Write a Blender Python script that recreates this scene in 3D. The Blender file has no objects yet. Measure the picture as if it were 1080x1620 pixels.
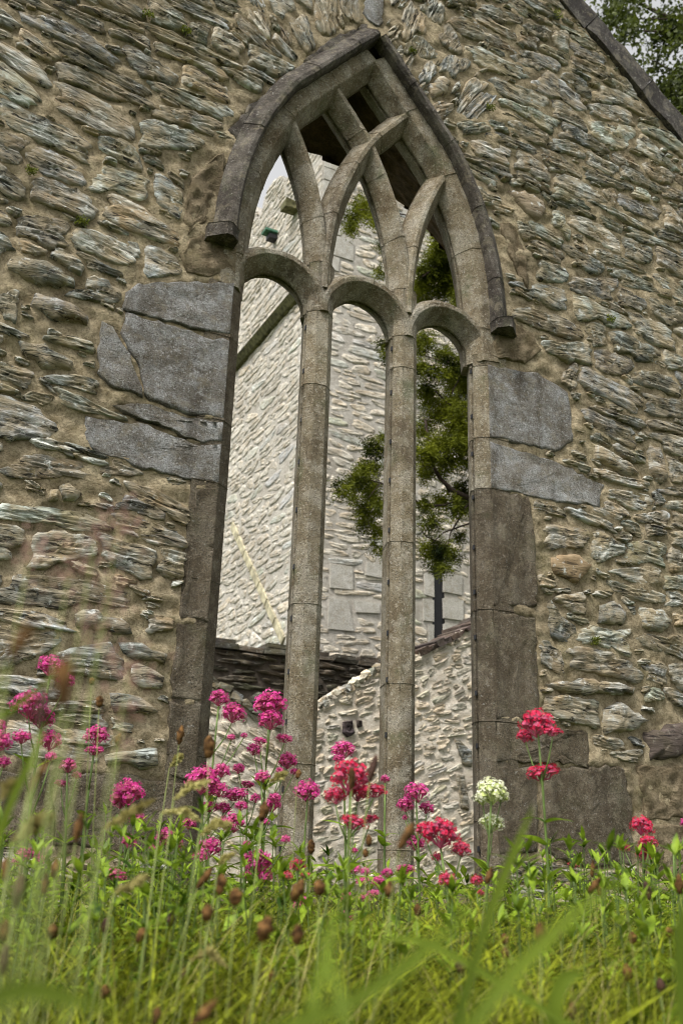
import bpy, math, random
import numpy as np
from mathutils import Matrix, Vector
S = bpy.context.scene
COL = S.collection
rnd = random.Random(7)
rng = np.random.RandomState(11)
R = math.radians

# ------------------------------------------------------------------ camera, sky, sun, exposure
FPX, PITCH, YAW, ROLL = 1500.0, R(19.233), R(26.174), R(1.846)
CAM = np.array([-1.892, -3.614, 0.0])
_fw = np.array([math.sin(YAW)*math.cos(PITCH), math.cos(YAW)*math.cos(PITCH), math.sin(PITCH)])
_rt = np.array([math.cos(YAW), -math.sin(YAW), 0.0]); _up = np.cross(_rt, _fw)
_R = _rt*math.cos(ROLL)+_up*math.sin(ROLL); _U = -_rt*math.sin(ROLL)+_up*math.cos(ROLL)
cd = bpy.data.cameras.new('camera'); cam = bpy.data.objects.new('camera', cd); COL.objects.link(cam)
cam.matrix_world = Matrix(((_R[0], _U[0], -_fw[0], CAM[0]), (_R[1], _U[1], -_fw[1], CAM[1]), (_R[2], _U[2], -_fw[2], CAM[2]), (0, 0, 0, 1)))
cd.sensor_fit = 'VERTICAL'; cd.sensor_height = 36; cd.lens = FPX/1620*36
cd.clip_start = 0.05; cd.clip_end = 2000
cd.dof.use_dof = True; cd.dof.focus_distance = 3.75; cd.dof.aperture_fstop = 4.0
S.camera = cam
W = bpy.data.worlds.new('World'); S.world = W; W.use_nodes = True
wn, wl = W.node_tree.nodes, W.node_tree.links
bg = wn['Background']
SUN_DIR = Vector((-0.52, -0.34, 0.92)).normalized()
sky = wn.new('ShaderNodeTexSky'); sky.sky_type = 'NISHITA'; sky.sun_disc = False
sky.sun_elevation = math.asin(SUN_DIR.z); sky.sun_rotation = math.atan2(SUN_DIR.x, SUN_DIR.y)
sky.air_density = 1.0; sky.dust_density = 4.0; sky.ozone_density = 1.0
hs = wn.new('ShaderNodeHueSaturation'); hs.inputs['Saturation'].default_value = 0.05; hs.inputs['Value'].default_value = 0.88
wl.new(sky.outputs[0], hs.inputs['Color']); wl.new(hs.outputs[0], bg.inputs['Color'])
bg.inputs['Strength'].default_value = 0.15
sl = bpy.data.lights.new('sun', 'SUN'); sl.energy = 1.5; sl.angle = R(12); sl.color = (1, 0.94, 0.84)
sun = bpy.data.objects.new('sun', sl); COL.objects.link(sun)
sun.rotation_euler = SUN_DIR.to_track_quat('Z', 'Y').to_euler()
S.cycles.filter_width = 1.0
S.view_settings.view_transform = 'Standard'; S.view_settings.look = 'None'
S.view_settings.exposure = 1.15; S.view_settings.gamma = 1.0; S.view_settings.use_curve_mapping = False

# ------------------------------------------------------------------ helpers
def ray(x, y): return _fw*FPX + _R*(x-540) - _U*(y-810)
def on_y(x, y, Y=0.0):
    d = ray(x, y); return CAM + d*((Y-CAM[1])/d[1])
def on_x(x, y, X):
    d = ray(x, y); return CAM + d*((X-CAM[0])/d[0])
def at_dist(x, y, D):
    d = ray(x, y); return CAM + d*(D/math.hypot(d[0], d[1]))
def _hash(i, j, k):
    n = (i*374761393 + j*668265263 + k*2147483647 + (i*j)*1274126177) & 0xffffffff
    n = ((n ^ (n >> 13))*1103515245) & 0xffffffff
    return ((n ^ (n >> 16)) & 0xffff)/65535.0
def vnoise(x, y, seed=0):
    x = np.asarray(x, float); y = np.asarray(y, float)
    i = np.floor(x).astype(np.int64); j = np.floor(y).astype(np.int64)
    fx = x-i; fy = y-j; fx = fx*fx*(3-2*fx); fy = fy*fy*(3-2*fy)
    a = _hash(i, j, seed); b = _hash(i+1, j, seed); c = _hash(i, j+1, seed); d = _hash(i+1, j+1, seed)
    return (a*(1-fx)+b*fx)*(1-fy)+(c*(1-fx)+d*fx)*fy
def fbm(x, y, seed=0, o=3):
    s = 0; a = 1; t = 0
    for k in range(o):
        s = s+a*vnoise(np.asarray(x)*2**k+17.3*k, np.asarray(y)*2**k-9.1*k, seed+k); t += a; a *= .5
    return s/t
def new_mesh(name, verts, faces, mat, smooth=True):
    me = bpy.data.meshes.new(name)
    verts = np.asarray(verts, np.float32)
    if isinstance(faces, np.ndarray):
        n, k = faces.shape
        me.vertices.add(len(verts)); me.vertices.foreach_set('co', verts.ravel())
        me.loops.add(n*k); me.loops.foreach_set('vertex_index', faces.astype(np.int32).ravel())
        me.polygons.add(n); me.polygons.foreach_set('loop_start', np.arange(n, dtype=np.int32)*k)
        me.polygons.foreach_set('loop_total', np.full(n, k, np.int32))
        me.update(calc_edges=True); me.validate()
    else:
        me.from_pydata([tuple(map(float, v)) for v in verts], [], faces)
    if smooth: me.polygons.foreach_set('use_smooth', np.ones(len(me.polygons), bool))
    if mat: me.materials.append(mat)
    return me
def link(name, me, parent=None, loc=None, rot=None):
    o = bpy.data.objects.new(name, me); COL.objects.link(o)
    if parent is not None:
        o.parent = parent
    if loc is not None: o.location = loc
    if rot is not None: o.rotation_euler = rot
    return o
def obj(name, verts, faces, mat, parent=None, smooth=True, origin=None):
    """verts are world positions; the object is placed at origin (world) under parent (unrotated)"""
    verts = np.asarray(verts, float)
    if origin is None: origin = (verts.min(0)+verts.max(0))/2
    origin = np.asarray(origin, float)
    po = np.array(world_loc(parent)) if parent is not None else np.zeros(3)
    me = new_mesh(name, verts-origin, faces, mat, smooth)
    return link(name, me, parent, tuple(origin-po))
def world_loc(o):
    p = Vector((0, 0, 0))
    while o is not None: p = p+o.location; o = o.parent
    return p
def thing(name, label, cat, loc, group=None):
    o = bpy.data.objects.new(name, None); COL.objects.link(o); o.location = loc; o.empty_display_size = .1
    o['label'] = label; o['category'] = cat
    if group: o['group'] = group
    return o
def tag(o, label, cat, group=None):
    o['label'] = label; o['category'] = cat
    if group: o['group'] = group
    return o

class MB:
    def __init__(s): s.v = []; s.f = []
    def add(s, v, f):
        n = len(s.v); s.v.extend([tuple(p) for p in v]); s.f.extend([tuple(i+n for i in q) for q in f])
    def box(s, c, d, rot=None, jit=0):
        pts = []
        for z in (-1, 1):
            for x, y in ((-1, -1), (1, -1), (1, 1), (-1, 1)):
                p = Vector((x*d[0]/2+rnd.uniform(-jit, jit), y*d[1]/2+rnd.uniform(-jit, jit), z*d[2]/2+rnd.uniform(-jit, jit)))
                if rot is not None: p = rot @ p
                pts.append((p.x+c[0], p.y+c[1], p.z+c[2]))
        s.add(pts, [(3, 2, 1, 0), (4, 5, 6, 7), (0, 1, 5, 4), (1, 2, 6, 5), (2, 3, 7, 6), (3, 0, 4, 7)])
    def tube(s, pts, rad, n=6, cap=True):
        pts = [Vector(p) for p in pts]; rings = []
        up = Vector((0.31, 0.17, 0.93))
        for i, p in enumerate(pts):
            t = (pts[min(i+1, len(pts)-1)]-pts[max(i-1, 0)]).normalized()
            a = t.cross(up)
            if a.length < .05: a = t.cross(Vector((1, 0, 0)))
            a.normalize(); b = t.cross(a)
            r = rad[i] if hasattr(rad, '__len__') else rad
            rings.append([p+(a*math.cos(2*math.pi*k/n)+b*math.sin(2*math.pi*k/n))*r for k in range(n)])
        v = [q for r_ in rings for q in r_]; f = []
        for i in range(len(pts)-1):
            for k in range(n):
                f.append((i*n+k, i*n+(k+1) % n, (i+1)*n+(k+1) % n, (i+1)*n+k))
        if cap: f.append(tuple(range(n))[::-1]); f.append(tuple((len(pts)-1)*n+k for k in range(n)))
        s.add(v, f)
    def obj(s, name, mat, parent=None, smooth=True, origin=None):
        return obj(name, s.v, s.f, mat, parent, smooth, origin)

# ------------------------------------------------------------------ materials
class NT:
    def __init__(s, name, rough=.9, spec=.25):
        m = bpy.data.materials.new(name); m.use_nodes = True
        s.m = m; s.n = m.node_tree.nodes; s.l = m.node_tree.links
        s.b = s.n['Principled BSDF']; s.b.inputs['Roughness'].default_value = rough
        s.b.inputs['Specular IOR Level'].default_value = spec
        s.h = None
    def node(s, t, **k):
        x = s.n.new(t)
        for a, b in k.items(): setattr(x, a, b)
        return x
    def coord(s, kind='world', scale=(1, 1, 1), rot=(0, 0, 0), rand=False):
        if kind == 'world': o = s.node('ShaderNodeNewGeometry').outputs['Position']
        else: o = s.node('ShaderNodeTexCoord').outputs['Object']
        mp = s.node('ShaderNodeMapping'); mp.inputs['Scale'].default_value = scale; mp.inputs['Rotation'].default_value = rot
        s.l.new(o, mp.inputs['Vector'])
        if rand:
            oi = s.node('ShaderNodeObjectInfo'); mu = s.node('ShaderNodeMath', operation='MULTIPLY'); mu.inputs[1].default_value = 57.0
            s.l.new(oi.outputs['Random'], mu.inputs[0]); cb = s.node('ShaderNodeCombineXYZ')
            for k in range(3): s.l.new(mu.outputs[0], cb.inputs[k])
            s.l.new(cb.outputs[0], mp.inputs['Location'])
        return mp.outputs[0]
    def noise(s, vec, scale, detail=6, rough=.6, dist=0):
        x = s.node('ShaderNodeTexNoise'); s.l.new(vec, x.inputs['Vector'])
        x.inputs['Scale'].default_value = scale; x.inputs['Detail'].default_value = detail
        x.inputs['Roughness'].default_value = rough; x.inputs['Distortion'].default_value = dist
        return x.outputs['Fac']
    def voro(s, vec, scale, feature='F1'):
        x = s.node('ShaderNodeTexVoronoi', feature=feature); s.l.new(vec, x.inputs['Vector']); x.inputs['Scale'].default_value = scale
        return x.outputs['Distance']
    def rmp(s, fac, stops, interp='LINEAR'):
        x = s.node('ShaderNodeValToRGB'); s.l.new(fac, x.inputs['Fac']); cr = x.color_ramp; cr.interpolation = interp
        while len(cr.elements) > 1: cr.elements.remove(cr.elements[-1])
        for i, (p, c) in enumerate(stops):
            e = cr.elements[0] if i == 0 else cr.elements.new(p)
            e.position = p; c = (c, c, c) if not hasattr(c, '__len__') else c
            e.color = (*c, 1)
        return x.outputs['Color']
    def mix(s, fac, a, b, mode='MIX'):
        x = s.node('ShaderNodeMix', data_type='RGBA', blend_type=mode)
        for sock, v in ((x.inputs[0], fac), (x.inputs[6], a), (x.inputs[7], b)):
            if hasattr(v, 'is_linked'): s.l.new(v, sock)
            elif hasattr(v, '__len__'): sock.default_value = (*v, 1)
            else: sock.default_value = v
        return x.outputs[2]
    def math(s, op, a, b=0.0):
        x = s.node('ShaderNodeMath', operation=op)
        for k, v in ((0, a), (1, b)):
            if hasattr(v, 'is_linked'): s.l.new(v, x.inputs[k])
            else: x.inputs[k].default_value = v
        return x.outputs[0]
    def bump(s, h, strength, dist):
        x = s.node('ShaderNodeBump'); x.inputs['Strength'].default_value = strength; x.inputs['Distance'].default_value = dist
        s.l.new(h, x.inputs['Height'])
        if s.h: s.l.new(s.h, x.inputs['Normal'])
        s.h = x.outputs[0]; s.l.new(s.h, s.b.inputs['Normal'])
    def color(s, c):
        if hasattr(c, 'is_linked'): s.l.new(c, s.b.inputs['Base Color'])
        else: s.b.inputs['Base Color'].default_value = (*c, 1)
    def rand(s): return s.node('ShaderNodeObjectInfo').outputs['Random']
    def hsv(s, col, h=.5, sat=1., v=1.):
        x = s.node('ShaderNodeHueSaturation'); s.l.new(col, x.inputs['Color'])
        for k, q in (('Hue', h), ('Saturation', sat), ('Value', v)):
            if hasattr(q, 'is_linked'): s.l.new(q, x.inputs[k])
            else: x.inputs[k].default_value = q
        return x.outputs[0]

def slate_mat(name, dark, mid, light, warm, moss=.35, bumpd=.012, vr=(.7, 1.35), lichen=(.55, .57, .55), smear=None):
    t = NT(name, .88, .2)
    o = t.coord('object', (7, 7, 42), rand=True); ow = t.coord('object', (1, 1, 1), rand=True)
    lay = t.noise(o, 1.0, 8, .62, .6); fine = t.noise(ow, 70, 6, .7)
    big = t.noise(ow, 9, 4, .55)
    c = t.rmp(lay, [(.30, dark), (.5, mid), (.68, light)])
    c = t.mix(t.rmp(big, [(.42, 0.), (.62, .8)]), c, warm)
    oi = t.rand()
    tint = t.rmp(oi, [(0, (.90, .97, .92)), (.3, (1., .98, .92)), (.55, (1.08, 1.0, .86)), (.75, (.95, 1., 1.08)), (1, (.93, 1., .86))], 'LINEAR')
    c = t.mix(1.0, c, tint, 'MULTIPLY')
    vv = t.math('MULTIPLY', t.math('FRACT', t.math('MULTIPLY', oi, 13.7)), vr[1]-vr[0]); vv = t.math('ADD', vv, vr[0])
    c = t.hsv(c, .5, 1., vv)
    w = t.coord('world')
    li = t.noise(w, 26, 5, .65); c = t.mix(t.rmp(li, [(.58, 0.), (.66, .75)]), c, lichen)
    mo = t.noise(w, 2.6, 5, .65); c = t.mix(t.math('MULTIPLY', t.rmp(mo, [(.5, 0.), (.68, 1.)]), moss), c, (.085, .095, .03))
    st = t.noise(w, 1.1, 3, .6); c = t.mix(t.rmp(st, [(.48, 0.), (.72, .45)]), c, (.09, .075, .055))
    if smear:
        sm = t.noise(w, 8.5, 8, .72); c = t.mix(t.rmp(sm, [(.47, 0.), (.60, .75)]), c, smear)
    cr = t.noise(t.coord('object', (9, 9, 60), rand=True), 1.0, 7, .7, 1.2); c = t.mix(t.rmp(cr, [(.38, .9), (.46, 0.)]), c, tuple(.3*q for q in dark))
    t.color(c)
    t.bump(fine, .5, .004); t.bump(lay, 1., bumpd); t.bump(cr, .6, bumpd*.6)
    return t.m
def dressed_mat(name, a, b, c3, grain=.006, dark=(.068, .052, .034), dk=.5, moss=.3):
    t = NT(name, .9, .25); w = t.coord('world')
    big = t.noise(w, 5.0, 8, .72); mid = t.noise(w, 30, 7, .72); fine = t.noise(w, 150, 5, .75)
    st = t.noise(t.coord('world', (5, 5, 1.1)), 1.3, 5, .6)
    c = t.rmp(big, [(.32, a), (.5, b), (.68, c3)])
    oi = t.rand(); c = t.hsv(c, .5, 1., t.math('ADD', t.math('MULTIPLY', oi, .35), .82))
    c = t.mix(t.rmp(mid, [(.45, .25), (.7, 0.)]), c, dark)
    c = t.mix(t.rmp(st, [(.50, 0.), (.66, dk)]), c, dark)
    blo = t.noise(w, 9, 7, .75); c = t.mix(t.rmp(blo, [(.50, 0.), (.60, .45)]), c, c3)
    sp = t.noise(w, 60, 4, .6); c = t.mix(t.rmp(sp, [(.62, 0.), (.70, .45)]), c, (.48, .48, .44))
    mo = t.noise(w, 6, 5, .65); c = t.mix(t.math('MULTIPLY', t.rmp(mo, [(.55, 0.), (.7, 1.)]), moss), c, (.09, .11, .045))
    c = t.mix(t.rmp(fine, [(.38, .7), (.5, 0.)]), c, (.045, .04, .032)); c = t.mix(t.rmp(t.noise(w, 14, 8, .75), [(.52, 0.), (.60, .4)]), c, (.27, .235, .165)); c = t.mix(t.rmp(t.noise(w, 75, 5, .7), [(.56, 0.), (.66, .35)]), c, tuple(min(1, 1.5*q) for q in c3))
    t.color(c)
    t.bump(mid, .8, grain*2.4); t.bump(fine, .9, grain)
    pit = t.voro(w, 60); t.bump(t.rmp(pit, [(.0, 0.), (.35, 1.)]), .35, grain)
    return t.m
def mortar_mat(name, a, b, dark, moss=.5, bd=.010):
    t = NT(name, .95, .1); w = t.coord('world')
    big = t.noise(w, 2.3, 5, .6); mid = t.noise(w, 17, 6, .65, .3); fine = t.noise(w, 90, 6, .72)
    c = t.rmp(mid, [(.35, a), (.65, b)])
    c = t.mix(t.rmp(big, [(.45, 0.), (.7, .55)]), c, dark)
    mo = t.noise(w, 4.1, 6, .7); c = t.mix(t.math('MULTIPLY', t.rmp(mo, [(.52, 0.), (.68, 1.)]), moss), c, (.10, .10, .035))
    c = t.mix(t.rmp(fine, [(.36, .55), (.52, 0.)]), c, dark)
    t.color(c); t.bump(mid, .7, bd); t.bump(fine, .8, bd*.5)
    return t.m
def plain_mat(name, col, rough=.6, var=.25, scale=30, trans=0, spec=.3, col2=None):
    t = NT(name, rough, spec); w = t.coord('world'); n = t.noise(w, scale, 3, .6)
    c2 = col2 or tuple(min(1, k*(1+var)) for k in col)
    c = t.rmp(n, [(.35, tuple(k*(1-var) for k in col)), (.65, c2)])
    c = t.hsv(c, .5, 1., t.math('ADD', t.math('MULTIPLY', t.rand(), .3), .85))
    t.color(c)
    if trans:
        out = t.n['Material Output']; tr = t.node('ShaderNodeBsdfTranslucent'); t.l.new(c, tr.inputs['Color'])
        mx = t.node('ShaderNodeMixShader'); mx.inputs[0].default_value = trans
        t.l.new(t.b.outputs[0], mx.inputs[1]); t.l.new(tr.outputs[0], mx.inputs[2]); t.l.new(mx.outputs[0], out.inputs['Surface'])
    return t.m
M = {}
M['slate'] = slate_mat('rough slate', (.022, .022, .017), (.20, .20, .185), (.58, .59, .59), (.25, .19, .115), bumpd=.016, smear=(.30, .25, .17), vr=(.62, 1.5))
M['slate_small'] = M['slate']
M['tan'] = slate_mat('tan sandstone', (.18, .13, .08), (.30, .23, .15), (.38, .31, .22), (.33, .25, .16), .1, .006)
M['darkstone'] = slate_mat('dark boulder', (.03, .022, .02), (.07, .05, .05), (.14, .11, .11), (.06, .045, .035), .1, .006, lichen=(.2, .18, .15))
M['mortar'] = mortar_mat('lime mortar', (.17, .135, .08), (.40, .335, .225), (.045, .035, .022), .4, .018)
M['ashlar'] = dressed_mat('blue grey ashlar', (.13, .105, .07), (.30, .285, .26), (.50, .515, .525), .016, dk=.75)
M['jamb'] = dressed_mat('brown grey jamb stone', (.085, .062, .036), (.165, .13, .085), (.27, .235, .18), .018, dk=.65)
M['tracery'] = dressed_mat('weathered tracery limestone', (.13, .092, .048), (.26, .215, .14), (.45, .42, .35), .009, dk=.65, moss=.6)
M['hood'] = dressed_mat('dark stained hood stone', (.032, .025, .018), (.068, .056, .045), (.19, .17, .145), .009, dark=(.022,.018,.016), dk=.6)
M['coping'] = dressed_mat('stained coping', (.025, .02, .018), (.052, .045, .042), (.18, .165, .14), .010, dark=(.02,.017,.016), dk=.6)
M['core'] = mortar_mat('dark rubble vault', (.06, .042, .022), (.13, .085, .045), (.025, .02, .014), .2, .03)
M['towerstone'] = slate_mat('limewashed rubble', (.32, .30, .27), (.54, .52, .485), (.68, .665, .64), (.46, .40, .33), .08, .008, (.78, 1.12), (.80, .78, .75))
M['towermortar'] = mortar_mat('pale lime render', (.36, .335, .295), (.53, .50, .455), (.25, .22, .18), .06, .02)
M['towerdress'] = dressed_mat('pale dressed quoins', (.36, .34, .30), (.48, .46, .42), (.60, .585, .55), .006, (.4, .37, .3), .3, .08)
M['creamstone'] = slate_mat('cream limed rubble', (.40, .34, .27), (.63, .57, .48), (.76, .71, .63), (.68, .58, .46), .04, .010, (.9, 1.1), (.80, .76, .70))
M['creammortar'] = mortar_mat('cream lime render', (.66, .59, .49), (.80, .745, .66), (.52, .43, .33), .04, .016)
M['dwstone'] = slate_mat('dark shadowed slate', (.03, .026, .022), (.085, .075, .065), (.18, .165, .15), (.09, .07, .05), .35, .012, lichen=(.25, .25, .22))  # dark slate, with the low wall's shadow put into the colour
M['dwmortar'] = mortar_mat('dark mortar', (.06, .05, .04), (.12, .10, .08), (.03, .025, .02), .3)  # mortar darkened for the same shadow
M['moss'] = plain_mat('mossy ledge stone', (.10, .095, .045), .95, .5, 14)
M['green'] = plain_mat('green copper slab', (.05, .14, .09), .7)
M['black'] = plain_mat('dark opening', (.012, .012, .014), .5)
M['lead'] = plain_mat('yellowed flashing', (.37, .335, .23), .85, .4, 9)
M['soil'] = mortar_mat('dark soil', (.035, .028, .018), (.07, .055, .035), (.02, .016, .01), .4)

# ------------------------------------------------------------------ stone packing
class Field:
    """occupancy raster of one wall face in its own (s, z) coordinates"""
    def __init__(f, s0, s1, z0, z1, cell=.01):
        f.s0, f.z0, f.c = s0, z0, cell
        f.w = int((s1-s0)/cell)+1; f.h = int((z1-z0)/cell)+1
        f.m = np.zeros((f.h, f.w), bool)
        jj, ii = np.mgrid[0:f.h, 0:f.w]; f.S = s0+ii*cell; f.Z = z0+jj*cell
    def poly(f, P, grow=0.0):
        P = np.asarray(P); c = P.mean(0)
        if grow:
            d = P-c; L = np.linalg.norm(d, axis=1, keepdims=True); P = c+d*(1+grow/L)
        x, y = f.S, f.Z; ins = np.zeros(x.shape, bool); n = len(P)
        x0, y0 = P.min(0)-.02; x1, y1 = P.max(0)+.02
        i0 = max(0, int((x0-f.s0)/f.c)); i1 = min(f.w, int((x1-f.s0)/f.c)+1); j0 = max(0, int((y0-f.z0)/f.c)); j1 = min(f.h, int((y1-f.z0)/f.c)+1)
        if i1 <= i0 or j1 <= j0: return
        x = f.S[j0:j1, i0:i1]; y = f.Z[j0:j1, i0:i1]; ins = np.zeros(x.shape, bool)
        for k in range(n):
            a, b = P[k], P[(k+1) % n]
            if abs(b[1]-a[1]) < 1e-9: continue
            cr = ((a[1] > y) != (b[1] > y)) & (x < (b[0]-a[0])*(y-a[1])/(b[1]-a[1])+a[0]); ins ^= cr
        f.m[j0:j1, i0:i1] |= ins
    def look(f, s, z):
        i = ((s-f.s0)/f.c).astype(int); j = ((z-f.z0)/f.c).astype(int)
        ok = (i >= 0) & (i < f.w) & (j >= 0) & (j < f.h)
        r = np.ones(s.shape, bool); r[ok] = f.m[j[ok], i[ok]]; return r
    def place(f, cs, cz, th, a, b, gap, n=28, minfill=.55, rough=.10):
        if f.look(np.array([cs]), np.array([cz]))[0]: return None
        ph = np.linspace(0, 2*np.pi, n, endpoint=False)
        e = rng.uniform(2.4, 6)
        rho = (np.abs(np.cos(ph))**e+np.abs(np.sin(ph))**e)**(-1/e)
        k1, k2 = rng.uniform(0, 6.28, 2)
        rho = rho*(1+rough*np.sin(2*ph+k1)*.7+rough*np.sin(3*ph+k2)+rng.normal(0, rough*.35, n))
        tp = rng.uniform(-.45, .45)             # taper to one end
        ct, stn = math.cos(th), math.sin(th)
        sh = rng.uniform(-.5, .5)
        def pos(q):
            x = a*np.cos(ph)*q; y = b*np.sin(ph)*q*(1+tp*np.cos(ph))+sh*b*np.cos(ph)*q
            return cs+x*ct-y*stn, cz+x*stn+y*ct
        lim = np.ones(n)
        st = np.linspace(.12, 1.0, 13)
        blocked = np.zeros(n, bool)
        for t in st:
            s, z = pos(rho*t+gap/np.hypot(a*np.cos(ph), b*np.sin(ph)))
            hit = f.look(s, z)
            new = hit & ~blocked; lim[new] = max(t-.05, .05); blocked |= hit
        lim = np.minimum(lim, (np.roll(lim, 1)+np.roll(lim, -1))/2+.12)
        if (lim**2).mean() < minfill: return None
        s, z = pos(rho*lim); P = np.stack([s, z], 1)
        f.poly(P, 0.0)
        return dict(P=P, th=th, c=np.array([cs, cz]), a=a, b=b)
def area(P):
    x, y = P[:, 0], P[:, 1]; return .5*abs(np.dot(x, np.roll(y, -1))-np.dot(y, np.roll(x, -1)))
def pack(f, orient, rowh, lens, gap, inside=lambda s, z: True, small=(), rough=.10, n=28):
    out = []
    s_lo, s_hi = f.s0, f.s0+f.w*f.c; z = f.z0+.02; z_hi = f.z0+f.h*f.c
    while z < z_hi:
        h = rng.uniform(*rowh); s = s_lo-rng.uniform(0, .2)
        while s < s_hi:
            L = rng.uniform(*lens)
            if rng.rand() < .18: L *= .55
            cs, cz = s+L/2, z+h/2+rng.normal(0, .012)
            b = h/2*rng.uniform(.8, 1.08)
            if inside(cs, cz):
                g = f.place(cs, cz, orient(cs, cz), L/2, b, gap, n, .5, rough)
                if g: out.append(g)
            s += L+gap*rng.uniform(.8, 1.6)
        z += h+gap
    for cnt, (l0, l1), asp in small:
        for _ in range(cnt):
            cs = rng.uniform(s_lo, s_hi); cz = rng.uniform(f.z0, z_hi)
            if not inside(cs, cz) or f.look(np.array([cs]), np.array([cz]))[0]: continue
            L = rng.uniform(l0, l1)
            g = f.place(cs, cz, orient(cs, cz)+rng.normal(0, .12), L/2, L/2*asp*rng.uniform(.7, 1.3), gap, n, .5, rough)
            if g: out.append(g)
    for g in out: g['A'] = area(g['P'])
    return out
def stone_shape(g, prot=(.008, .03), strata=.006, pitch=.02, rings=(.0, .14, .28, .42, .55, .67, .78, .87, .94, 1.0), flat=9, sink=.04, seed=0):
    """verts in stone frame: x along bed, y = depth (negative = towards viewer), z across bed"""
    P = g['P']; c = P.mean(0); th = g['th']; ct, sn = math.cos(th), math.sin(th)
    D = P-c; X = D[:, 0]*ct+D[:, 1]*sn; Z = -D[:, 0]*sn+D[:, 1]*ct; n = len(P)
    pr = rng.uniform(*prot); sx, sz = rng.uniform(0, 99, 2)
    tilt = rng.uniform(-.5, .5); tz = rng.uniform(-.3, .45)
    V = [[0, 0, 0]]; rr = np.array(rings[1:])
    xx = np.concatenate([[0], (rr[:, None]*X[None]).ravel()]); zz = np.concatenate([[0], (rr[:, None]*Z[None]).ravel()])
    r = np.concatenate([[0], np.repeat(rr, n)])
    if strata:
        xx = xx+np.where(r < .99, 1, 0)*(fbm(xx*25+sx, zz*25, seed, 2)-.5)*.006
    w = fbm(xx*9+sx, zz*22+sz, seed+3, 3)
    t = zz/pitch+w*2.6+sx
    lay = .35+1.3*_hash(np.floor(t).astype(np.int64), np.full(t.shape, 3), seed)
    saw = t-np.floor(t)
    saw2 = (xx*.4+zz)/(pitch*.42)+w*5; saw2 = saw2-np.floor(saw2)
    fade = (1-r**flat)
    h = pr*fade*(1+tilt*xx/max(g['a'], .01)*.6-tz*zz/max(g['b'], .01)*.5)
    h = h+fade**.4*(strata*((1-saw)**1.3-.45)*2.2*lay+strata*.9*(.5-saw2)+strata*2.2*(w-.5)*2)
    h = h-sink*np.clip((r-.93)/.07, 0, 1)**1.5
    V = np.stack([xx, -h, zz], 1)
    F = []
    for k in range(n): F.append((0, 1+k, 1+(k+1) % n))
    nr = len(rr)
    for i in range(nr-1):
        a0 = 1+i*n
        for k in range(n):
            k2 = (k+1) % n; F.append((a0+k, a0+n+k, a0+n+k2, a0+k2))
    return V, F, c
def put_stones(stones, frame, parent, mat, name='stone', limit=300, hero=None, mats=None, **kw):
    """frame(s, z, y) -> world; frame axes: S axis, Y axis"""
    org, sa, ya = frame
    org, sa, ya = Vector(org), Vector(sa), Vector(ya)
    stones = sorted(stones, key=lambda g: -g['A']*g.get('w', 1))
    pl = Vector(world_loc(parent)); rest = MB()
    for i, g in enumerate(stones):
        V, F, c = stone_shape(g, seed=i % 50, **kw)
        bx = sa*math.cos(g['th'])+Vector((0, 0, math.sin(g['th']))); bz = -sa*math.sin(g['th'])+Vector((0, 0, math.cos(g['th'])))
        o = org+sa*c[0]+Vector((0, 0, c[1]))
        Mx = Matrix(((bx.x, ya.x, bz.x), (bx.y, ya.y, bz.y), (bx.z, ya.z, bz.z)))
        if i < limit:
            me = new_mesh(name, V, F, mats[rng.randint(len(mats))] if mats else mat)
            ob = link(name, me, parent, o-pl, Mx.to_euler())
        else:
            A = np.array(Mx); Wv = V@A.T+np.array(o); rest.add(Wv, F)
    if rest.v:
        ob = rest.obj('small_stones', mat, parent); ob['kind'] = 'stuff'
def mortar_grid(f, frame, inside, parent, mat, step=.016, base=.006, amp=1.0, name='mortar', hole=None, recess=None):
    org, sa, ya = [np.array(q, float) for q in frame]
    ns = int(f.w*f.c/step); nz = int(f.h*f.c/step)
    jj, ii = np.mgrid[0:nz+1, 0:ns+1]; s = f.s0+ii*step; z = f.z0+jj*step
    d = base+amp*((fbm(s*3.1, z*3.1, 5, 3)-.5)*.022+(fbm(s*13, z*22, 9, 3)-.5)*.034+(vnoise(s*45, z*45, 3)-.5)*.006)
    if recess is not None: d = d+.035*recess.look(s, z)*(np.abs(s-f.s0) > -1)
    V = org+s[..., None]*sa+d[..., None]*ya+z[..., None]*np.array([0, 0, 1.0]); V = V.reshape(-1, 3)
    k = (jj[:-1, :-1]*(ns+1)+ii[:-1, :-1]).ravel()
    F = np.stack([k, k+1, k+ns+2, k+ns+1], 1)
    sc = s[:-1, :-1].ravel()+step/2; zc = z[:-1, :-1].ravel()+step/2
    keep = inside(sc, zc)
    return obj(name, V, F[keep], mat, parent, True, origin=world_loc(parent))

# ------------------------------------------------------------------ terrain
def ground_z(x, y):
    x = np.asarray(x, float); y = np.asarray(y, float)
    near = np.clip((-y-.4)/3.2, 0, 1); inside = np.clip((y-.9)/1.5, 0, 1)
    return -.50-.10*near-.15*inside+(fbm(x*1.3+40, y*1.3+40, 2, 2)-.5)*.10*np.clip(1-np.hypot(x, y)/30, 0, 1)
def make_ground():
    g = np.unique(np.concatenate([-np.geomspace(6, 900, 14), np.linspace(-6, 14, 81), np.geomspace(14.5, 900, 14)]))
    X, Y = np.meshgrid(g, g); Z = ground_z(X, Y); n = len(g)
    V = np.stack([X, Y, Z], -1).reshape(-1, 3)
    j, i = np.mgrid[0:n-1, 0:n-1]; k = (j*n+i).ravel()
    o = obj('ground', V, np.stack([k, k+1, k+n+1, k+n], 1), M['groundgreen'], None, True, origin=(0, 0, 0)); o['kind'] = 'structure'
t = NT('turf soil', .95, .1); w_ = t.coord('world'); n_ = t.noise(w_, 5, 6, .65)
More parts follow.
